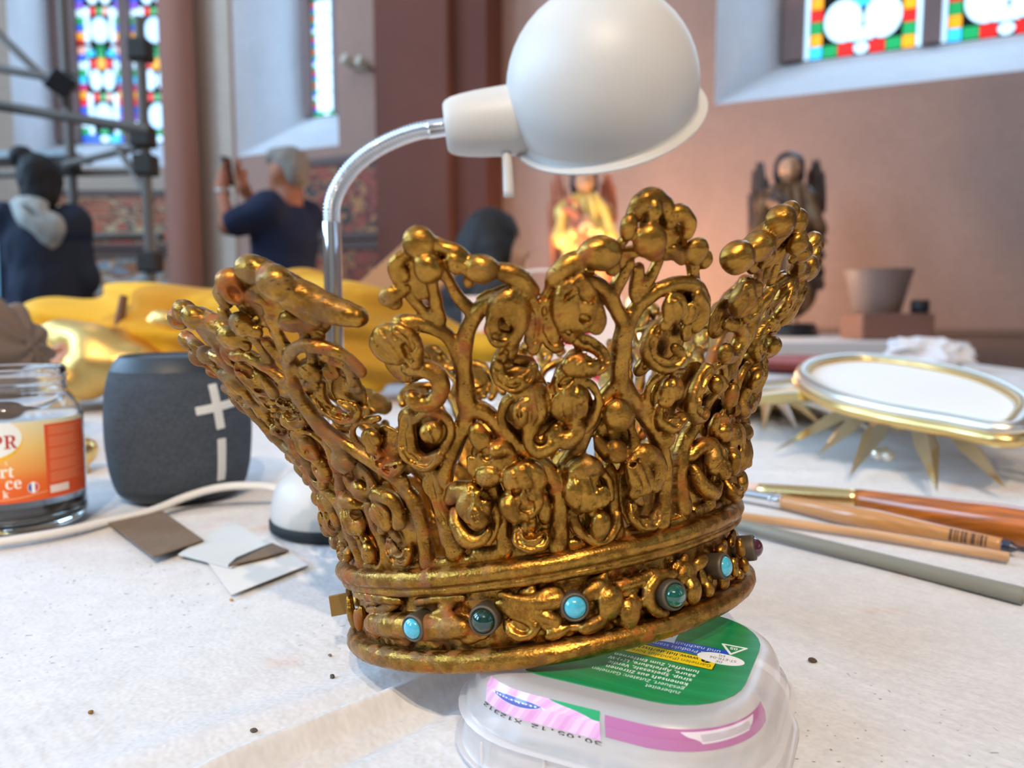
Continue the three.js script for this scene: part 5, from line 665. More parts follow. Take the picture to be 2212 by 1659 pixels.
  for (const [x, z] of [[-0.052, 0.062], [-0.047, 0.07], [-0.043, 0.055]]) part(sun, 'pearl', new THREE.SphereGeometry(0.0052, 20, 14), silverGold).position.set(x, 0.012, z);
}
// a second, flatter burst of rays behind it
{
  const o = [0.33, 0, -0.98], t = thing('ray_burst', 'bundle of slim gilt rays lying flat behind the sunburst frame', 'rays', o), silver = M(new THREE.Color(0.8, 0.76, 0.68), 0.3, 1), gold = M(new THREE.Color(0.78, 0.52, 0.2), 0.32, 1);
  part(t, 'hub', lathe([[0.00001, 0], [0.03, 0], [0.034, 0.008], [0.028, 0.022], [0.012, 0.028], [0.00001, 0.028]], 40), gold);
  for (let k = 0; k < 46; k++) { const a = k / 46 * Math.PI * 2, L = 0.2 + 0.07 * ((k * 5) % 4) / 3; part(t, 'ray', sweep([[0.02 * Math.cos(a), 0.018, 0.02 * Math.sin(a)], [L * 0.6 * Math.cos(a), 0.02, L * 0.6 * Math.sin(a)], [L * Math.cos(a), 0.012, L * Math.sin(a)]], [0.006, 0.0065, 0.001], 6, 6), k % 2 ? silver : gold); }
}

// ------------------------------------------------------------------ crumbs on the cloth
const crumbGeo = [0, 1, 2].map((s) => { const g = new THREE.IcosahedronGeometry(0.001, 1), p = g.attributes.position; for (let i = 0; i < p.count; i++) { const k = 0.6 + 0.8 * noise(p.getX(i) * 1500 + s * 9, p.getY(i) * 1500, p.getZ(i) * 1500); p.setXYZ(i, p.getX(i) * k * 1.3, p.getY(i) * k * 0.7, p.getZ(i) * k); } g.computeVertexNormals(); return g; });
const crumbs = [[0.1121, -0.2755, 1.3, 'dark spiky crumb alone on the bare cloth right of the tubs', '#4a3d2c'], [-0.0639, -0.262, 0.9, 'dark crumb under the left rim of the crown', '#4b443c'], [-0.137, -0.2383, 0.8, 'tan crumb on the speckled cloth at lower left', '#8a6a40'], [-0.0798, -0.2259, 0.9, 'brown flake beside the crease in the cloth', '#5c5248'], [-0.1264, -0.3353, 0.8, 'ochre crumb at the corner of the white paper scrap', '#c08a4a'], [-0.069, -0.2797, 0.7, 'grey crumb beneath the clasp of the crown', '#77706a']];
crumbs.forEach(([x, z, s, label, c], i) => { const o = solo('crumb', crumbGeo[i % 3], M(c, 0.8), label, 'crumb', [x, 0.0005 * s - 0.0010 + clothHeight(x, z), z]); o.scale.setScalar(s); o.rotation.y = i * 2.3; });

// ------------------------------------------------------------------ people
const skinTan = M('#b06a48', 0.6), skinPale = M('#c9977a', 0.6), hairBlack = M('#17110e', 0.7), hairGrey = M('#8d7f72', 0.85), navy = M('#141c38', 0.85), darkTrousers = M('#12141c', 0.85), hoodGrey = M('#b9b4ab', 0.9), jacket = M('#2a2f40', 0.85), shoe = M('#1b1a19', 0.6), phoneBlack = M('#11141c', 0.25);
const c4 = (p, r) => [p[0], p[1], p[2], r];
// an adult figure on joints given in metres from the point between the feet; limbs taper, the body is one skin
function limbs(J) {
  const g = [];
  g.push(ell(J.head, [0.075, 0.105, 0.092]), ell([J.head[0] + J.face[0] * 0.03, J.head[1] - 0.05, J.head[2] + J.face[2] * 0.03], [0.056, 0.062, 0.062]), cap(J.head, J.neck, 0.055, 0.058), cap(J.neck, J.chest, 0.06, 0.12));
  g.push(ell([J.head[0] + J.face[0] * 0.1, J.head[1] - 0.02, J.head[2] + J.face[2] * 0.1], [0.02, 0.026, 0.02]), ell([J.head[0] + J.face[0] * 0.075, J.head[1] - 0.075, J.head[2] + J.face[2] * 0.075], [0.024, 0.012, 0.024]));
  const sx = -J.face[2], sz = J.face[0]; for (const s of [-1, 1]) { g.push(ell([J.head[0] + sx * s * 0.075 - J.face[0] * 0.005, J.head[1] - 0.015, J.head[2] + sz * s * 0.075 - J.face[2] * 0.005], [0.02, 0.03, 0.02])); g.push({ ...ell([J.head[0] + J.face[0] * 0.092 + sx * s * 0.032, J.head[1] + 0.005, J.head[2] + J.face[2] * 0.092 + sz * s * 0.032], [0.016, 0.011, 0.016]), cut: 1 }); }
  g.push(...chain([c4(J.chest, 0.14), c4(J.waist, 0.125), c4(J.hips, 0.145)]));
  for (const s of ['L', 'R']) {
    g.push(cap(J.chest, J['sh' + s], 0.1, 0.062), ...chain([c4(J['sh' + s], 0.056), c4(J['el' + s], 0.042), c4(J['wr' + s], 0.028)]));
    g.push(cap(J.hips, J['hp' + s], 0.12, 0.09), ...chain([c4(J['hp' + s], 0.092), c4(J['kn' + s], 0.058), c4(J['an' + s], 0.04)]), cap(J['an' + s], [J['an' + s][0] + J.face[0] * 0.13, J['an' + s][1] - 0.045, J['an' + s][2] + J.face[2] * 0.13], 0.042, 0.03));
    // hand: palm and five separate fingers reaching along the given direction
    const w = J['wr' + s], d = V(...J['hd' + s]).normalize(), up = V(...(J['hu' + s] || [0, 1, 0])), side = V().crossVectors(d, up).normalize(), at = (k, a, b = 0) => [w[0] + d.x * k + side.x * a + up.x * b, w[1] + d.y * k + side.y * a + up.y * b, w[2] + d.z * k + side.z * a + up.z * b];
    g.push(cap(at(0.0, 0), at(0.075, 0), 0.027, 0.03));
    [[-0.03, 0.062], [-0.01, 0.078], [0.01, 0.072], [0.029, 0.056]].forEach(([a, l]) => { g.push({ ...cap(at(0.085, a), at(0.085 + l * 0.55, a * 1.05, -0.004), 0.0095, 0.009), k: 0.006 }, { ...cap(at(0.085 + l * 0.55, a * 1.05, -0.004), at(0.085 + l * 0.85, a * 1.05, -0.022), 0.009, 0.0075), k: 0.006 }); });
    g.push({ ...cap(at(0.02, -0.03), at(0.06, -0.055, -0.01), 0.0125, 0.011), k: 0.008 }, { ...cap(at(0.06, -0.055, -0.01), at(0.088, -0.052, -0.018), 0.011, 0.009), k: 0.008 });
  }
  return g;
}
const fat = (list, d) => list.map((p) => (p.t ? { ...p, r: p.r.map((x) => x + d) } : { ...p, ra: p.ra + d, rb: p.rb + d }));
function one(prims, cell, k, ripple) { return body([prims], cell, k, k * 0.4, ripple).get(0); }
const foldWaves = (a, f) => (x, y, z) => a * (fbm(x * f, y * f * 0.6, z * f, 3) - 0.5);
{ // the man with the telephone: seen from behind and the left, arms raised in front of his face
  const f = [-0.90, 0, -0.436], J = { face: f, head: [0.045, 1.60, 0], neck: [0.06, 1.47, 0.01], chest: [0.03, 1.27, 0.0], waist: [0.01, 1.08, 0], hips: [0, 0.93, 0], shL: [-0.0, 1.395, 0.16], shR: [0.10, 1.395, -0.16], elL: [-0.195, 1.315, 0.17], elR: [-0.14, 1.37, -0.26], wrL: [-0.275, 1.52, 0.03], wrR: [-0.235, 1.55, -0.17], hdL: [0.02, 1, -0.35], hdR: [-0.15, 1, 0.3], huL: [-1, 0, 0.1], huR: [-1, 0, 0], hpL: [-0.02, 0.9, 0.09], hpR: [0.03, 0.9, -0.09], knL: [-0.03, 0.5, 0.1], knR: [0.01, 0.5, -0.1], anL: [0.0, 0.07, 0.11], anR: [0.04, 0.07, -0.11] };
  const t = thing('person', 'man with grey hair in a navy short-sleeved shirt holding up a phone', 'person', [-1.195, FLOOR, -4.0]);
  part(t, 'body', one(limbs(J), 0.0125, 0.035), skinTan);
  part(t, 'shirt', one(fat([cap([0.055, 1.44, 0.005], J.chest, 0.062, 0.155), ...chain([c4(J.chest, 0.158), c4(J.waist, 0.15), [0.0, 0.9, 0, 0.158]]), cap(J.chest, J.shL, 0.12, 0.078), cap(J.chest, J.shR, 0.12, 0.078), cap(J.shL, along(J.shL, J.elL, 0.8), 0.074, 0.064), cap(J.shR, along(J.shR, J.elR, 0.8), 0.074, 0.064)], 0.006), 0.0125, 0.04, foldWaves(0.018, 12)), navy);
  part(t, 'trousers', one(fat([cap(J.hips, J.hpL, 0.14, 0.1), cap(J.hips, J.hpR, 0.14, 0.1), ...chain([c4(J.hpL, 0.1), c4(J.knL, 0.072), [0, 0.11, 0.11, 0.058]]), ...chain([c4(J.hpR, 0.1), c4(J.knR, 0.072), [0.04, 0.11, -0.11, 0.058]])], 0.008), 0.016, 0.03, foldWaves(0.015, 10)), darkTrousers);
  part(t, 'hair', one([ell([0.075, 1.645, 0.01], [0.088, 0.082, 0.1]), ell([0.105, 1.60, 0.03], [0.06, 0.085, 0.085]), ell([0.02, 1.675, -0.01], [0.08, 0.05, 0.085])], 0.008, 0.02, foldWaves(0.014, 60)), hairGrey);
  for (const s of ['L', 'R']) part(t, 'shoe', one([cap([J['an' + s][0] + 0.03, 0.045, J['an' + s][2]], [J['an' + s][0] - 0.15, 0.04, J['an' + s][2] - 0.06], 0.045, 0.038)], 0.012, 0.02), shoe);
  const wr = part(t, 'wrist_watch', new THREE.TorusGeometry(0.032, 0.009, 8, 24), M('#c9c6c0', 0.3, 0.8)); wr.position.set(-0.262, 1.49, 0.05); wr.rotation.x = 1.3;
  solo('mobile_phone', box(0.012, 0.15, 0.074, 0.005), phoneBlack, 'black phone held up in the hands of the man in navy', 'phone', [-1.468, FLOOR + 1.615, -4.055]).rotation.set(0, -0.35, 0.12);
}
{ // the woman by the scaffold, back to the camera
  const f = [-0.55, 0, -0.835], J = { face: f, head: [0.0, 1.50, 0], neck: [0.0, 1.38, 0.02], chest: [-0.01, 1.2, 0.03], waist: [0, 1.0, 0.02], hips: [0, 0.86, 0], shL: [-0.15, 1.31, 0.1], shR: [0.14, 1.31, -0.03], elL: [-0.2, 1.06, 0.1], elR: [0.18, 1.06, -0.05], wrL: [-0.3, 1.0, -0.06], wrR: [0.06, 0.96, -0.2], hdL: [-0.9, 0.25, -0.3], hdR: [-0.7, 0.1, -0.6], hpL: [-0.09, 0.84, 0], hpR: [0.09, 0.84, 0], knL: [-0.09, 0.46, 0], knR: [0.09, 0.46, 0], anL: [-0.09, 0.07, 0.02], anR: [0.09, 0.07, 0.02] };
  const t = thing('person', 'woman with dark hair in a bun, dark jacket with a pale hood, back turned', 'person', [-2.22, FLOOR, -3.7]);
  t.scale.x = 0.86;
  part(t, 'body', one(limbs(J), 0.0125, 0.035), skinPale);
  part(t, 'jacket', one(fat([cap([0, 1.35, 0.02], J.chest, 0.07, 0.15), ...chain([c4(J.chest, 0.16), c4(J.waist, 0.165), [0, 0.82, 0.0, 0.18]]), cap(J.chest, J.shL, 0.13, 0.085), cap(J.chest, J.shR, 0.13, 0.085), ...chain([c4(J.shL, 0.08), c4(J.elL, 0.066), c4(along(J.elL, J.wrL, 0.9), 0.05)]), ...chain([c4(J.shR, 0.08), c4(J.elR, 0.066), c4(along(J.elR, J.wrR, 0.9), 0.05)])], 0.006), 0.0125, 0.04, foldWaves(0.03, 13)), jacket);
  part(t, 'hood', one([ell([0.045, 1.32, 0.13], [0.12, 0.075, 0.065], [0.8, -0.6, 0, 0.6, 0.8, 0, 0, 0, 1]), ell([0.11, 1.26, 0.12], [0.075, 0.095, 0.055], [0.8, -0.6, 0, 0.6, 0.8, 0, 0, 0, 1]), ell([0.0, 1.385, 0.1], [0.1, 0.04, 0.06]), { ...ell([0.07, 1.34, 0.2], [0.06, 0.012, 0.05], [0.8, -0.6, 0, 0.6, 0.8, 0, 0, 0, 1]), cut: 1, k: 0.01 }], 0.009, 0.025, foldWaves(0.02, 22)), hoodGrey);
  part(t, 'hair', one([ell([0.01, 1.515, 0.02], [0.105, 0.118, 0.115]), ell([0.03, 1.44, 0.05], [0.088, 0.08, 0.08]), ell([-0.075, 1.61, 0.03], [0.062, 0.055, 0.06])], 0.008, 0.022, foldWaves(0.014, 45)), hairBlack);
  part(t, 'trousers', one(fat([cap(J.hips, J.hpL, 0.15, 0.1), cap(J.hips, J.hpR, 0.15, 0.1), ...chain([c4(J.hpL, 0.1), c4(J.knL, 0.07), [-0.09, 0.1, 0.02, 0.055]]), ...chain([c4(J.hpR, 0.1), c4(J.knR, 0.07), [0.09, 0.1, 0.02, 0.055]])], 0.008), 0.016, 0.03), darkTrousers);
  for (const s of [-1, 1]) part(t, 'shoe', one([cap([0.09 * s, 0.045, 0.04], [0.09 * s - 0.07, 0.04, -0.09], 0.045, 0.038)], 0.012, 0.02), shoe);
}
{ // the seated girl with long hair, face to the right
  const f = [0.94, 0, 0.34], J = { face: f, head: [0.0, 1.115, 0], neck: [-0.035, 0.99, 0], chest: [-0.05, 0.82, 0], waist: [-0.05, 0.64, 0], hips: [-0.04, 0.53, 0], shL: [-0.1, 0.925, -0.15], shR: [-0.0, 0.925, 0.15], elL: [0.05, 0.72, -0.19], elR: [0.1, 0.72, 0.19], wrL: [0.26, 0.755, -0.12], wrR: [0.3, 0.755, 0.14], hdL: [1, 0.05, 0.3], hdR: [1, 0.05, -0.1], hpL: [0.0, 0.5, -0.09], hpR: [0.0, 0.5, 0.09], knL: [0.4, 0.5, -0.05], knR: [0.4, 0.5, 0.13], anL: [0.4, 0.07, -0.05], anR: [0.4, 0.07, 0.13] };
  const t = thing('person', 'girl with long dark hair seated in profile behind the crown', 'person', [-0.052, FLOOR, -2.62]);
  part(t, 'body', one(limbs(J), 0.0125, 0.035), skinPale);
  part(t, 'hair', one([ell([-0.02, 1.14, 0.0], [0.1, 0.108, 0.098]), ...chain([[-0.05, 1.09, 0.0, 0.095], [-0.075, 0.96, 0.0, 0.1], [-0.095, 0.82, 0, 0.1], [-0.1, 0.7, 0, 0.07]]), cap([0.0, 1.1, 0.075], [-0.02, 0.86, 0.1, ], 0.045, 0.05), { ...ell([0.1, 1.06, 0.03], [0.055, 0.1, 0.08]), cut: 1, k: 0.02 }], 0.009, 0.03, foldWaves(0.012, 40)), hairBlack);
  part(t, 'shirt', one(fat([cap([-0.04, 0.95, 0], J.chest, 0.06, 0.14), ...chain([c4(J.chest, 0.145), c4(J.waist, 0.14), [-0.04, 0.5, 0, 0.16]]), cap(J.chest, J.shL, 0.11, 0.075), cap(J.chest, J.shR, 0.11, 0.075), ...chain([c4(J.shL, 0.07), c4(J.elL, 0.056), c4(along(J.elL, J.wrL, 0.9), 0.04)]), ...chain([c4(J.shR, 0.07), c4(J.elR, 0.056), c4(along(J.elR, J.wrR, 0.9), 0.04)])], 0.005), 0.0125, 0.04, foldWaves(0.015, 14)), M('#2b2724', 0.9));
  part(t, 'trousers', one(fat([cap(J.hips, J.hpL, 0.14, 0.1), cap(J.hips, J.hpR, 0.14, 0.1), ...chain([c4(J.hpL, 0.095), c4(J.knL, 0.07), [0.4, 0.1, -0.05, 0.055]]), ...chain([c4(J.hpR, 0.095), c4(J.knR, 0.07), [0.4, 0.1, 0.13, 0.055]])], 0.006), 0.016, 0.03), darkTrousers);
  const st = thing('stool', 'wooden stool under the seated girl', 'stool', [-0.07, FLOOR, -2.62]);
  part(st, 'seat', lathe([[0.00001, 0.300], [0.15, 0.300], [0.155, 0.307], [0.15, 0.318], [0.00001, 0.318]], 40), legWood); for (const [x, z] of [[-1, -1], [1, -1], [-1, 1], [1, 1]]) part(st, 'leg', rod([x * 0.09, 0.305, z * 0.09], [x * 0.13, 0.0, z * 0.13], 0.016, 0.013), legWood);
}

// ------------------------------------------------------------------ far table with the angel statues
const farTable = thing('side_table', 'far trestle table under the angel statues', 'table', [0.72, FLOOR, -3.45]);
part(farTable, 'tabletop', moved(box(2.06, 0.04, 0.9, 0.004), 0, 0.755, 0), legWood); for (const x of [-0.9, 0.9]) for (const z of [-0.38, 0.38]) part(farTable, 'leg', moved(box(0.06, 0.735, 0.06), x, 0.3675, z), legWood);
const farCloth = solo('tablecloth', moved(box(2.1, 0.003, 0.94, 0.001), 0, 0, 0), M('#dcd3cf', 0.9), 'pale cloth on the far table beneath the statues', 'tablecloth', [0.72, -0.0015, -3.45]);
part(farCloth, 'front_drop', moved(box(2.1, 0.2, 0.006, 0.002), 0, -0.1, 0.472), M('#dcd3cf', 0.9));
function angel(label, pos, turn, robe, wingM, name = 'angel_statue') {
  const t = thing(name, label, 'statue', pos, turn);
  const J = [ell([0, 0.745, 0.01], [0.05, 0.064, 0.056]), cap([0, 0.7, 0], [0, 0.64, 0], 0.03, 0.04), ell([0, 0.735, 0.062], [0.011, 0.014, 0.012]), ell([0, 0.707, 0.05], [0.018, 0.009, 0.014])];
  for (const s of [-1, 1]) { J.push({ ...ell([0.02 * s, 0.752, 0.062], [0.011, 0.008, 0.01]), cut: 1 }); }
  const arms = []; for (const s of [-1, 1]) { arms.push(...chain([[0.085 * s, 0.6, 0, 0.038], [0.115 * s, 0.47, 0.05, 0.033], [0.03 * s, 0.5, 0.12, 0.024]])); J.push(cap([0.03 * s, 0.5, 0.12], [0.012 * s, 0.53, 0.14], 0.018, 0.013)); for (let i = 0; i < 4; i++) J.push({ ...cap([0.012 * s, 0.525 + i * 0.006, 0.142], [0.006 * s, 0.56 + i * 0.006, 0.142 - i * 0.005], 0.0055, 0.0045), k: 0.003 }); }
  part(t, 'body', one([...J, cap([0, 0.64, 0], [0, 0.5, 0], 0.05, 0.07), cap([0, 0.5, 0], [0.03, 0.1, 0.03], 0.05, 0.03), cap([0, 0.5, 0], [-0.03, 0.1, 0.03], 0.05, 0.03), cap([0.03, 0.09, 0.03], [0.035, 0.055, 0.07], 0.025, 0.018), cap([-0.03, 0.09, 0.03], [-0.035, 0.055, 0.07], 0.025, 0.018)], 0.006, 0.012), M('#c08e6a', 0.5));
  part(t, 'robe', one([...chain([[0, 0.61, 0, 0.085], [0, 0.48, 0.005, 0.095], [0, 0.3, 0.01, 0.1], [0.01, 0.19, 0.01, 0.112]]), cap([0, 0.6, 0], [0.085, 0.6, 0], 0.06, 0.045), cap([0, 0.6, 0], [-0.085, 0.6, 0], 0.06, 0.045), ...arms], 0.008, 0.02, (x, y, z) => 0.016 * (noise(Math.atan2(x, z) * 4, y * 4, 1) - 0.5) + 0.01 * Math.sin(Math.atan2(x, z) * 11 + y * 9)), robe);
  part(t, 'mantle', one([...chain([[-0.06, 0.62, 0.02, 0.05], [-0.02, 0.5, 0.08, 0.05], [0.07, 0.36, 0.09, 0.055], [0.1, 0.24, 0.04, 0.05]]), ...chain([[0.07, 0.62, 0.0, 0.045], [0.1, 0.45, -0.02, 0.06], [0.105, 0.24, 0, 0.05]])], 0.008, 0.025, (x, y, z) => 0.012 * Math.sin((x + y) * 90 + 4 * noise(x * 20, y * 20, z * 20))), wingM);
  part(t, 'hair', one([ell([0, 0.77, -0.01], [0.062, 0.055, 0.062]), ell([0.045, 0.725, -0.012], [0.022, 0.055, 0.04]), ell([-0.045, 0.725, -0.012], [0.022, 0.055, 0.04])], 0.006, 0.012, (x, y, z) => 0.008 * (noise(x * 90, y * 90, z * 90) - 0.5)), M('#2a2430', 0.35, 0.2));
  for (const s of [-1, 1]) { const w = [ell([0.122 * s, 0.6, -0.085], [0.046, 0.20, 0.022]), ...chain([[0.05 * s, 0.6, -0.05, 0.03], [0.1 * s, 0.66, -0.08, 0.03]]), ...chain([[0.13 * s, 0.5, -0.09, 0.036], [0.135 * s, 0.36, -0.095, 0.026], [0.128 * s, 0.2, -0.09, 0.006]]), ...chain([[0.1 * s, 0.5, -0.09, 0.03], [0.105 * s, 0.38, -0.095, 0.02], [0.105 * s, 0.27, -0.09, 0.006]])]; part(t, 'wing', one(w, 0.006, 0.012, (x, y, z) => 0.006 * Math.sin(x * 260 + y * 18)), wingM); }
  part(t, 'plinth', lathe([[0.00001, 0], [0.15, 0], [0.155, 0.008], [0.145, 0.02], [0.14, 0.05], [0.13, 0.058], [0.00001, 0.058]], 8), M('#191a20', 0.4));
  return t;
}
const oldGold = M(new THREE.Color(0.17, 0.085, 0.035), 0.4, 0.5), wingDark = M(new THREE.Color(0.10, 0.06, 0.045), 0.45, 0.4);
angel('carved angel statue with dark wings standing by the wall at right', [1.305, 0.001, -3.7], -0.25, oldGold, wingDark).scale.setScalar(1.05);
angel('brightly lit angel statue in a red and gold robe under the lamp shade', [0.33, 0.001, -3.58], 0.0, M(new THREE.Color(0.85, 0.55, 0.14), 0.45, 0.35), M(new THREE.Color(0.55, 0.17, 0.08), 0.5, 0.2)).scale.setScalar(0.95);
{ // the work lamp between them, hidden behind the crown in the picture
  const t = thing('work_lamp', 'small clamp lamp shining on the statues from behind the crown', 'lamp', [0.36, 0.001, -3.13]);
  part(t, 'base', lathe([[0.00001, 0], [0.05, 0], [0.05, 0.012], [0.012, 0.018], [0.00001, 0.018]], 32), phoneBlack); part(t, 'pole', rod([0, 0.015, 0], [0, 0.1, 0], 0.006), chrome);
  const hd = part(t, 'lamp_head', lathe([[0.018, -0.03], [0.03, -0.02], [0.045, 0.02], [0.046, 0.02], [0.031, -0.022], [0.018, -0.033]], 36), phoneBlack); hd.position.set(0, 0.12, 0); hd.rotation.set(-0.75, 0, 0);
  const bm = M('#ffe2b0', 0.4); bm.emissive = WORK.color.clone(); bm.emissiveIntensity = 6; const bulb = part(t, 'bulb', new THREE.SphereGeometry(0.02, 20, 14), bm); bulb.position.set(0, 0.122, -0.004);
  const l = new THREE.SpotLight(WORK.color, WORK.intensity, 0, 0.5, 0.8); l.position.set(0.36, 0.125, -3.134); l.target.position.set(0.33, 0.5, -3.6); l.castShadow = true; l.shadow.radius = 1.5; scene.add(l, l.target);
  const u = thing('work_lamp', 'small lamp without a shade near the wall, hidden behind the crown', 'lamp', [0.60, 0.001, -3.82]);
  part(u, 'base', lathe([[0.00001, 0], [0.05, 0], [0.05, 0.012], [0.012, 0.018], [0.00001, 0.018]], 32), phoneBlack); part(u, 'pole', rod([0, 0.015, 0], [0, 0.13, 0], 0.006), chrome); part(u, 'bulb', moved(new THREE.SphereGeometry(0.03, 20, 14), 0, 0.155, 0), bm);
  const p = new THREE.PointLight(WORK.color, WORK.wash); p.position.set(0.60, 0.156, -3.82); p.shadow.radius = 1.5; p.castShadow = true; scene.add(p);
}
{ // things on the far table
  const tub2 = thing('plastic_bucket', 'translucent pale bucket on the far table right of the angel', 'bucket', [1.57, 0.001, -3.32]);
  part(tub2, 'bucket_wall', lathe([[0.00001, 0.11], [0.09, 0.11], [0.135, 0.29], [0.14, 0.29], [0.14, 0.295], [0.131, 0.295], [0.088, 0.113]], 48), new THREE.MeshPhysicalMaterial({ color: '#a88d80', roughness: 0.5, transmission: 0.35, thickness: 0, side: THREE.DoubleSide }));
  solo('wooden_crate', box(0.3, 0.108, 0.22, 0.006), M('#835747', 0.7), 'low reddish wooden crate carrying the bucket', 'crate', [1.60, 0.056, -3.3]);
  solo('tin', lathe([[0.00001, 0], [0.035, 0], [0.036, 0.03], [0.035, 0.055], [0.00001, 0.055]], 32), M('#191517', 0.5), 'small black tin right of the pale bucket on the crate', 'tin', [1.7, 0.111, -3.22]);
}
// nearer clutter: the red tray, crumpled tissue, the bag with red dots
{
  const tray = lathe([[0.00001, 0], [0.11, 0], [0.15, 0.018], [0.152, 0.018], [0.112, -0.003], [0.00001, -0.003]], 56); solo('red_tray', tray, M('#9c3b28', 0.5), 'shallow red dish at the far end of the cloth beside the crown', 'dish', [0.62, 0.006, -1.62]);
  const crumple = (s) => { const g = new THREE.IcosahedronGeometry(0.06, 5), p = g.attributes.position; for (let i = 0; i < p.count; i++) { const v = V().fromBufferAttribute(p, i), k = 0.55 + 0.7 * Math.abs(fbm(v.x * 30 + s, v.y * 30, v.z * 30, 3) - 0.5) * 2.2 + 0.3 * noise(v.x * 50, v.y * 50 + s, v.z * 50); p.setXYZ(i, v.x * k * 1.25, Math.max(-0.028, v.y * k * 0.75), v.z * k); } g.computeVertexNormals(); return g; };
  solo('crumpled_tissue', crumple(1), M('#e9e9ea', 0.9), 'crumpled white tissue seen through the dip of the crown', 'tissue', [-0.02, 0.026, -0.95]).scale.set(1.3, 0.95, 1.2);
  solo('crumpled_tissue', crumple(5), M('#d9d4d4', 0.9), 'crumpled tissue on the cloth beside the red dish', 'tissue', [0.86, 0.032, -1.6]).scale.set(1.4, 1, 1.2);
  solo('black_lid', lathe([[0.00001, 0], [0.045, 0], [0.047, 0.004], [0.045, 0.02], [0.00001, 0.021]], 36), M('#141316', 0.4), 'flat black lid on the cloth at the far right', 'lid', [0.79, 0.001, -1.5]);
  const bagPrint = canvasTex(512, 512, (c, w, h) => { c.fillStyle = '#f1dcd4'; c.fillRect(0, 0, w, h); c.fillStyle = '#d9304e'; for (const [x, y, r] of [[120, 210, 62], [330, 190, 78], [230, 400, 50], [450, 420, 58]]) { c.beginPath(); c.arc(x, y, r, 0, 7); c.fill(); } });
  const bag = thing('paper_bag', 'pale pink paper bag with red dots behind the crown', 'bag', [0.05, 0, -1.28], 0.1);
  const g = box(0.26, 0.15, 0.1); { const p = g.attributes.position; for (let i = 0; i < p.count; i++) if (p.getY(i) > 0) p.setZ(i, p.getZ(i) * 0.25); g.translate(0, 0.0755, 0); g.computeVertexNormals(); }
  part(bag, 'bag', g, M('#ffffff', 0.8, 0, { map: bagPrint })); part(bag, 'handle', sweep([[-0.04, 0.15, 0.005], [-0.035, 0.185, 0.006], [0.035, 0.185, 0.006], [0.04, 0.15, 0.005]], 0.003, 8, 24), M('#e6d2c8', 0.8));
}

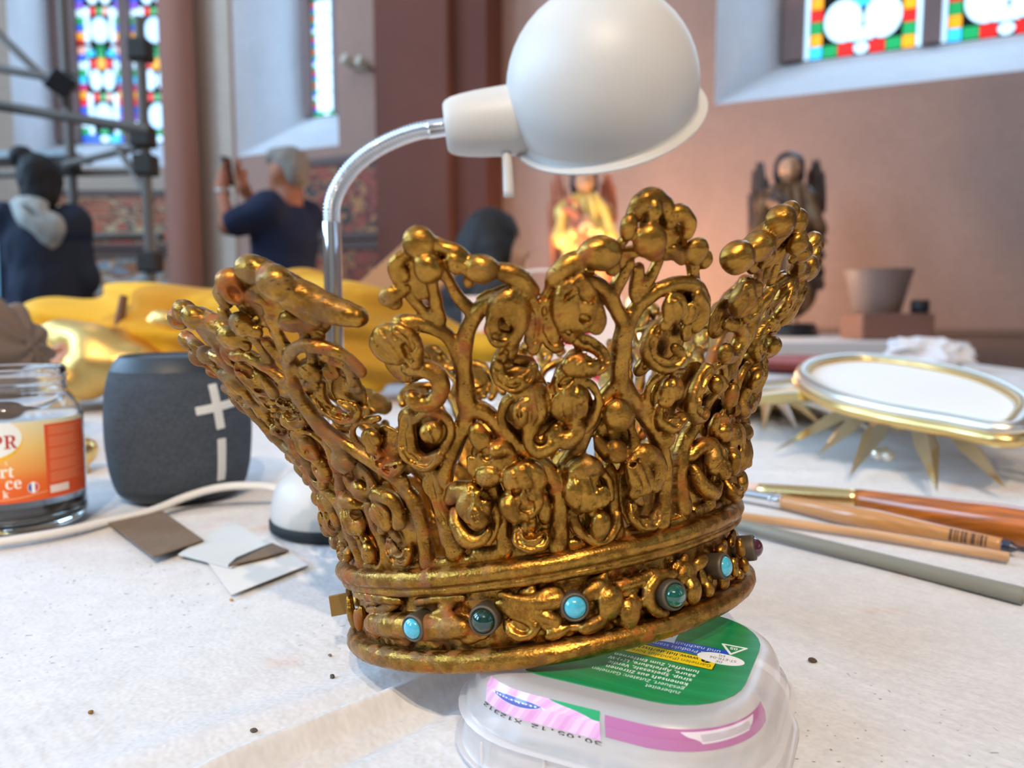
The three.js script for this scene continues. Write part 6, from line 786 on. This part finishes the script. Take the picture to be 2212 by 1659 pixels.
// ------------------------------------------------------------------ the reclining statue in its yellow robe, and the carved head
{
  const yel = M('#ffffff', 0.78, 0, { map: tex(256, 256, (u, v) => { const t = 0.9 + 0.3 * (fbm(u * 4, v * 9) - 0.5), d = sstep(0.62, 0.7, fbm(u * 7, v * 7, 8)) * 0.3; return [0.97 * t * (1 - d * 0.4), 0.74 * t * (1 - d * 0.6), 0.13 * t * (1 - d)]; }, true) });
  const st = thing('reclining_statue', 'carved figure lying on its back in a yellow robe with gold mantle', 'statue', [-0.45, 0.013, -1.08]); st.scale.y = 0.94;
  const w = (x, y, z, r) => [x, y, z, r];
  part(st, 'robe', one([...chain([w(-0.16, 0.085, 0.03, 0.06), w(-0.03, 0.085, 0.02, 0.066), w(0.09, 0.085, 0.0, 0.07), w(0.22, 0.082, -0.02, 0.066), w(0.33, 0.07, -0.03, 0.055)]), ...chain([w(-0.2, 0.055, 0.03, 0.04), w(0.0, 0.055, 0.03, 0.042), w(0.3, 0.055, 0.0, 0.04)]), cap([0.17, 0.1, -0.06], [0.135, 0.155, -0.1], 0.05, 0.045), cap([0.27, 0.09, -0.03], [0.4, 0.055, -0.02], 0.045, 0.04)], 0.007, 0.035, (x, y, z) => 0.02 * (noise(x * 9, y * 22 + x * 6, z * 14) - 0.5) + 0.007 * Math.sin(y * 120 + x * 22)), yel);
  part(st, 'mantle', one([...chain([w(-0.2, 0.062, 0.08, 0.034), w(-0.14, 0.075, 0.095, 0.03), w(-0.07, 0.07, 0.1, 0.03), w(-0.03, 0.045, 0.1, 0.03), w(0.0, 0.036, 0.09, 0.022)]), ...chain([w(-0.16, 0.04, 0.11, 0.032), w(-0.09, 0.04, 0.12, 0.03), w(-0.05, 0.034, 0.12, 0.024)]), ...chain([w(-0.05, 0.09, 0.08, 0.018), w(0.0, 0.1, 0.07, 0.016), w(0.05, 0.1, 0.06, 0.012)])], 0.006, 0.014, (x, y, z) => 0.006 * Math.sin((x * 0.7 + y) * 75 + 3 * noise(x * 14, y * 14, z * 14))), M(new THREE.Color(0.72, 0.47, 0.15), 0.4, 1));
  const hand = []; hand.push(cap([-0.16, 0.05, 0.13], [-0.115, 0.07, 0.13], 0.02, 0.023)); for (let i = 0; i < 4; i++) { hand.push({ ...cap([-0.105, 0.058 + i * 0.009, 0.145 - i * 0.006], [-0.062 + (i % 3) * 0.006, 0.072 + i * 0.011, 0.142 - i * 0.006], 0.0065, 0.006), k: 0.003 }, { ...cap([-0.062 + (i % 3) * 0.006, 0.072 + i * 0.011, 0.142 - i * 0.006], [-0.04 + (i % 3) * 0.006, 0.066 + i * 0.011, 0.138 - i * 0.006], 0.006, 0.0048), k: 0.003 }); } hand.push({ ...cap([-0.14, 0.07, 0.14], [-0.105, 0.095, 0.145], 0.008, 0.006), k: 0.004 });
  { const h = part(st, 'hand', one(hand, 0.0028, 0.008), M('#c08a70', 0.6)); h.scale.setScalar(0.82); h.position.set(-0.058, -0.012, 0.025); }
  part(st, 'dowel', rod([-0.058, 0.10, 0.085], [-0.054, 0.142, 0.075], 0.006, 0.005), M('#6a4426', 0.7));
  const hairWave = (x, y, z) => 0.0035 * Math.sin(Math.atan2(y - 0.09, z) * 9 + x * 70 + 5 * noise(x * 30, y * 30, z * 30)) + 0.003 * Math.sin(x * 210 + y * 90);
  const hd = thing('carved_head', 'carved head with wavy brown hair lying behind the glass jar', 'carving', [-0.487, 0.007, -0.70]);
  part(hd, 'head', one([ell([-0.02, 0.06, 0.0], [0.05, 0.05, 0.05]), cap([-0.05, 0.045, 0.0], [-0.11, 0.035, 0.0], 0.032, 0.036), ell([-0.02, 0.05, 0.048], [0.01, 0.012, 0.01])], 0.004, 0.01), M('#c39074', 0.6));
  part(hd, 'hair', one([ell([0, 0.072, 0], [0.055, 0.062, 0.062]), ell([-0.035, 0.055, 0.01], [0.045, 0.055, 0.06])], 0.0032, 0.012, hairWave), M('#75604f', 0.6));
  solo('wooden_board', moved(box(0.21, 0.10, 0.018, 0.003), 0, 0, 0), M('#a9774c', 0.5), 'tan wooden board leaning up behind the reclining statue', 'board', [-0.205, 0.152, -1.3]).rotation.set(-0.25, 0, 0.76);
  solo('wooden_block', box(0.1, 0.16, 0.06, 0.004), legWood, 'wooden block propping the leaning board', 'block', [-0.22, 0.083, -1.37]);
}

// ------------------------------------------------------------------ scaffold, its floodlight, a plastic sheet
{
  const tubeM = M(new THREE.Color(0.17, 0.14, 0.115), 0.62, 0.25), clampM = M('#3a332c', 0.6, 0.4), X = (x, y, z) => [x, y - FLOOR, z + 3.2];
  const sc = thing('scaffold', 'steel tube scaffold with clamps in front of the stained glass', 'scaffold', [0, FLOOR, -3.2]);
  const pole = (a, b, r = 0.024) => part(sc, 'tube', rod(X(...a), X(...b), r * 0.85, r * 0.85, 18), tubeM);
  pole([-1.49, FLOOR, -3.2], [-1.49, 1.29, -3.2]); pole([-2.27, FLOOR, -4.05], [-2.27, 2.9, -4.05], 0.028); pole([-2.9, FLOOR, -3.2], [-2.9, 2.9, -3.2]); pole([-3.5, FLOOR, -4.05], [-3.5, 2.9, -4.05]);
  pole([-1.45, 0.84, -3.16], [-2.95, 1.08, -3.16]); pole([-2.2, 1.27, -4.02], [-3.55, 1.5, -4.02], 0.024); pole([-1.49, 0.80, -3.24], [-2.27, 0.86, -4.0], 0.02);
  pole([-1.70, 0.82, -3.4], [-1.49, 0.57, -3.24], 0.018); pole([-1.80, 0.50, -4.02], [-3.5, 0.48, -4.02], 0.024); pole([-1.85, 0.84, -4.08], [-3.5, 0.80, -4.08], 0.02); pole([-2.3, 1.2, -4.1], [-3.3, 2.2, -4.1], 0.024); pole([-1.49, 0.32, -3.2], [-1.85, 0.50, -4.05], 0.02);
  for (const [x, y, z] of [[-1.49, 1.16, -3.2], [-1.49, 0.82, -3.19], [-1.49, 0.71, -3.2], [-2.27, 0.86, -4.04], [-2.27, 1.28, -4.04], [-1.49, 0.32, -3.2], [-2.27, 0.5, -4.04], [-2.9, 1.06, -3.19]]) { part(sc, 'clamp', moved(box(0.085, 0.085, 0.08, 0.012), ...X(x, y, z)), clampM); }
  part(sc, 'deck_board', moved(box(1.0, 0.035, 0.25, 0.004), ...X(-2.80, 0.92, -4.2), 0, 0, 0.03), M('#aab4b8', 0.7));
  const fl = thing('floodlight', 'black square floodlight clamped to the scaffold pole', 'lamp', [-1.755, 1.0, -3.09], 0.3); part(fl, 'housing', moved(box(0.09, 0.085, 0.04, 0.008), 0, 0, 0, 0, 0, -0.6), phoneBlack); part(fl, 'glass', moved(box(0.075, 0.07, 0.004), -0.002, -0.002, -0.022, 0, 0, -0.6), M('#2a2f38', 0.1)); part(fl, 'bracket', rod([0.0, 0.0, -0.02], [0.0, -0.075, -0.06], 0.008), clampM);
  const sheet = new THREE.PlaneGeometry(0.34, 1.25, 30, 24), p = sheet.attributes.position; for (let i = 0; i < p.count; i++) p.setZ(i, 0.02 * Math.sin(p.getX(i) * 45) + 0.015 * noise(p.getX(i) * 9, p.getY(i) * 4)); sheet.computeVertexNormals();
  solo('plastic_sheet', sheet, M('#8fc0d4', 0.5), 'light blue plastic sheet hanging from the scaffold at the left edge', 'sheet', [-2.19, 0.34, -3.08]);
}
// paintings leaning along the walls under the windows
function painting(label, s0, s1, y0, y1, W, pal, seedN) {
  const t = tex(192, 128, (u, v) => { const a = fbm(u * 7 + seedN, v * 6, seedN, 2), b = noise(u * 16, v * 13 + seedN, 5), k = Math.floor(clamp((a - 0.3) * 2.4, 0, 0.99) * pal.length), c = pal[(k + (b > 0.62 ? 1 : 0)) % pal.length]; return c.map((x) => x * (0.8 + 0.3 * noise(u * 60, v * 60))); }, true);
  const g = thing('painting', label, 'painting'); const fr = M('#5a3826', 0.5), e0 = -0.02, e1 = -0.06;
  part(g, 'frame', mergeGeometries([panel(W, s0, s0 + 0.05, y0, y1, e0, e1), panel(W, s1 - 0.05, s1, y0, y1, e0, e1), panel(W, s0 + 0.05, s1 - 0.05, y1 - 0.05, y1, e0, e1), panel(W, s0 + 0.05, s1 - 0.05, y0, y0 + 0.05, e0, e1)]), fr);
  const q = [W.at(s0 + 0.05, y0 + 0.05, -0.045), W.at(s1 - 0.05, y0 + 0.05, -0.045), W.at(s1 - 0.05, y1 - 0.05, -0.045), W.at(s0 + 0.05, y1 - 0.05, -0.045)], c = panel(W, s0 + 0.05, s1 - 0.05, y0 + 0.05, y1 - 0.05, -0.022, -0.045); const p = c.attributes.position, u = c.attributes.uv; void q; for (let i = 0; i < 4; i++) u.setXY(i, i === 1 || i === 2 ? 1 : 0, i > 1 ? 1 : 0); void p;
  part(g, 'canvas', c, M('#ffffff', 0.6, 0, { map: t }));
  const box3 = new THREE.Box3().setFromObject(g), m = box3.getCenter(V()); m.y = box3.min.y; g.children.forEach((o) => { o.geometry.translate(-m.x, -m.y, -m.z); }); g.position.copy(m); return g;
}
const PR1 = [[0.78, 0.46, 0.30], [0.60, 0.32, 0.20], [0.84, 0.70, 0.52], [0.46, 0.40, 0.32], [0.86, 0.36, 0.24]], PR2 = [[0.55, 0.62, 0.66], [0.78, 0.78, 0.76], [0.84, 0.56, 0.32], [0.46, 0.52, 0.50], [0.72, 0.42, 0.24]];
painting('brown and red figure painting leaning behind the scaffold', 1.55, 3.02, 0.62, 1.1, wallEnd, PR1, 3); painting('grey and orange painting under the brown one behind the scaffold', 1.55, 3.02, 0.1, 0.6, wallEnd, PR2, 11);
painting('dark red painting on the wall right of the man in navy', 1.0, 1.88, 0.62, 1.20, wallApse, [[0.66, 0.29, 0.18], [0.48, 0.2, 0.14], [0.78, 0.5, 0.28], [0.26, 0.2, 0.17]], 7); painting('wide red brown painting below the dark red one', 1.0, 1.88, -0.25, 0.6, wallApse, [[0.62, 0.27, 0.15], [0.5, 0.24, 0.16], [0.74, 0.45, 0.22], [0.3, 0.3, 0.26]], 17);
{ // pair of spot lamps on the tan wall
  const p = wallApse.at(1.62, 1.78, -0.02), t = thing('wall_spotlight', 'pair of small pale spotlights on the tan wall', 'lamp', [p[0], p[1], p[2]], wallApse.turn); const m = M('#d8cdb8', 0.4);
  part(t, 'bracket', moved(box(0.2, 0.02, 0.02, 0.004), 0.06, 0.0, 0.02), m); for (const [x, y] of [[-0.03, 0.02], [0.09, -0.01]]) part(t, 'spot_head', moved(lathe([[0.00001, 0], [0.03, 0.004], [0.036, 0.03], [0.036, 0.09], [0.03, 0.092], [0.00001, 0.088]], 28), x, y, 0.04, 1.2, 0, 0.3), m);
}
for (const [label, x, y, z] of [['warm globe lamp hanging above the scaffold', -2.0, 4.3, -3.2], ['warm globe lamp hanging above the far table', 1.9, 4.3, -1.8], ['warm globe lamp hanging behind the photographer', -1.5, 4.3, 2.5]]) {   // the hanging lamps of the nave, above the picture
  const t = thing('pendant_lamp', label, 'lamp', [x, y, z]), gm = M('#fff0d8', 0.4); gm.emissive = NAVE.color.clone(); gm.emissiveIntensity = 2; part(t, 'globe', new THREE.SphereGeometry(0.15, 32, 20), gm); part(t, 'rod', rod([0, 0.15, 0], [0, TOP - y, 0], 0.01), phoneBlack);
  const l = new THREE.PointLight(NAVE.color, NAVE.intensity); l.position.set(x, y, z); l.shadow.radius = 7; l.castShadow = true; scene.add(l);
}
// ------------------------------------------------------------------ ceiling spots behind the photographer
for (const [i, x] of [-0.28, 0.34].entries()) {
  const p = [x, 2.55, 2.0 + i * 0.12], l = new THREE.SpotLight(KEY.color, KEY.intensity, 0, 0.62, 0.7); l.position.set(...p); l.target.position.set(0.02, 0.03, -0.42); l.castShadow = true; l.shadow.radius = 1.6; l.shadow.mapSize.set(2048, 2048); scene.add(l, l.target);
  const t = thing('ceiling_spot', i ? 'warm ceiling spot on the right, behind the photographer' : 'warm ceiling spot on the left, behind the photographer', 'lamp', [p[0], p[1], p[2]]);
  const bm = M('#fff0d8', 0.4); bm.emissive = KEY.color.clone(); bm.emissiveIntensity = 8; const bulb = part(t, 'bulb', new THREE.SphereGeometry(0.034, 20, 14), bm); void bulb;
  const can = part(t, 'housing', lathe([[0.00001, 0.12], [0.045, 0.12], [0.055, 0.1], [0.055, -0.02], [0.053, -0.02], [0.053, 0.095], [0.00001, 0.11]], 32), phoneBlack); can.rotation.x = 0.75; part(t, 'rod', rod([0, 0.1, 0.08], [0, TOP - p[1], 0.08], 0.01), phoneBlack);
}

renderer.render(scene, camera);
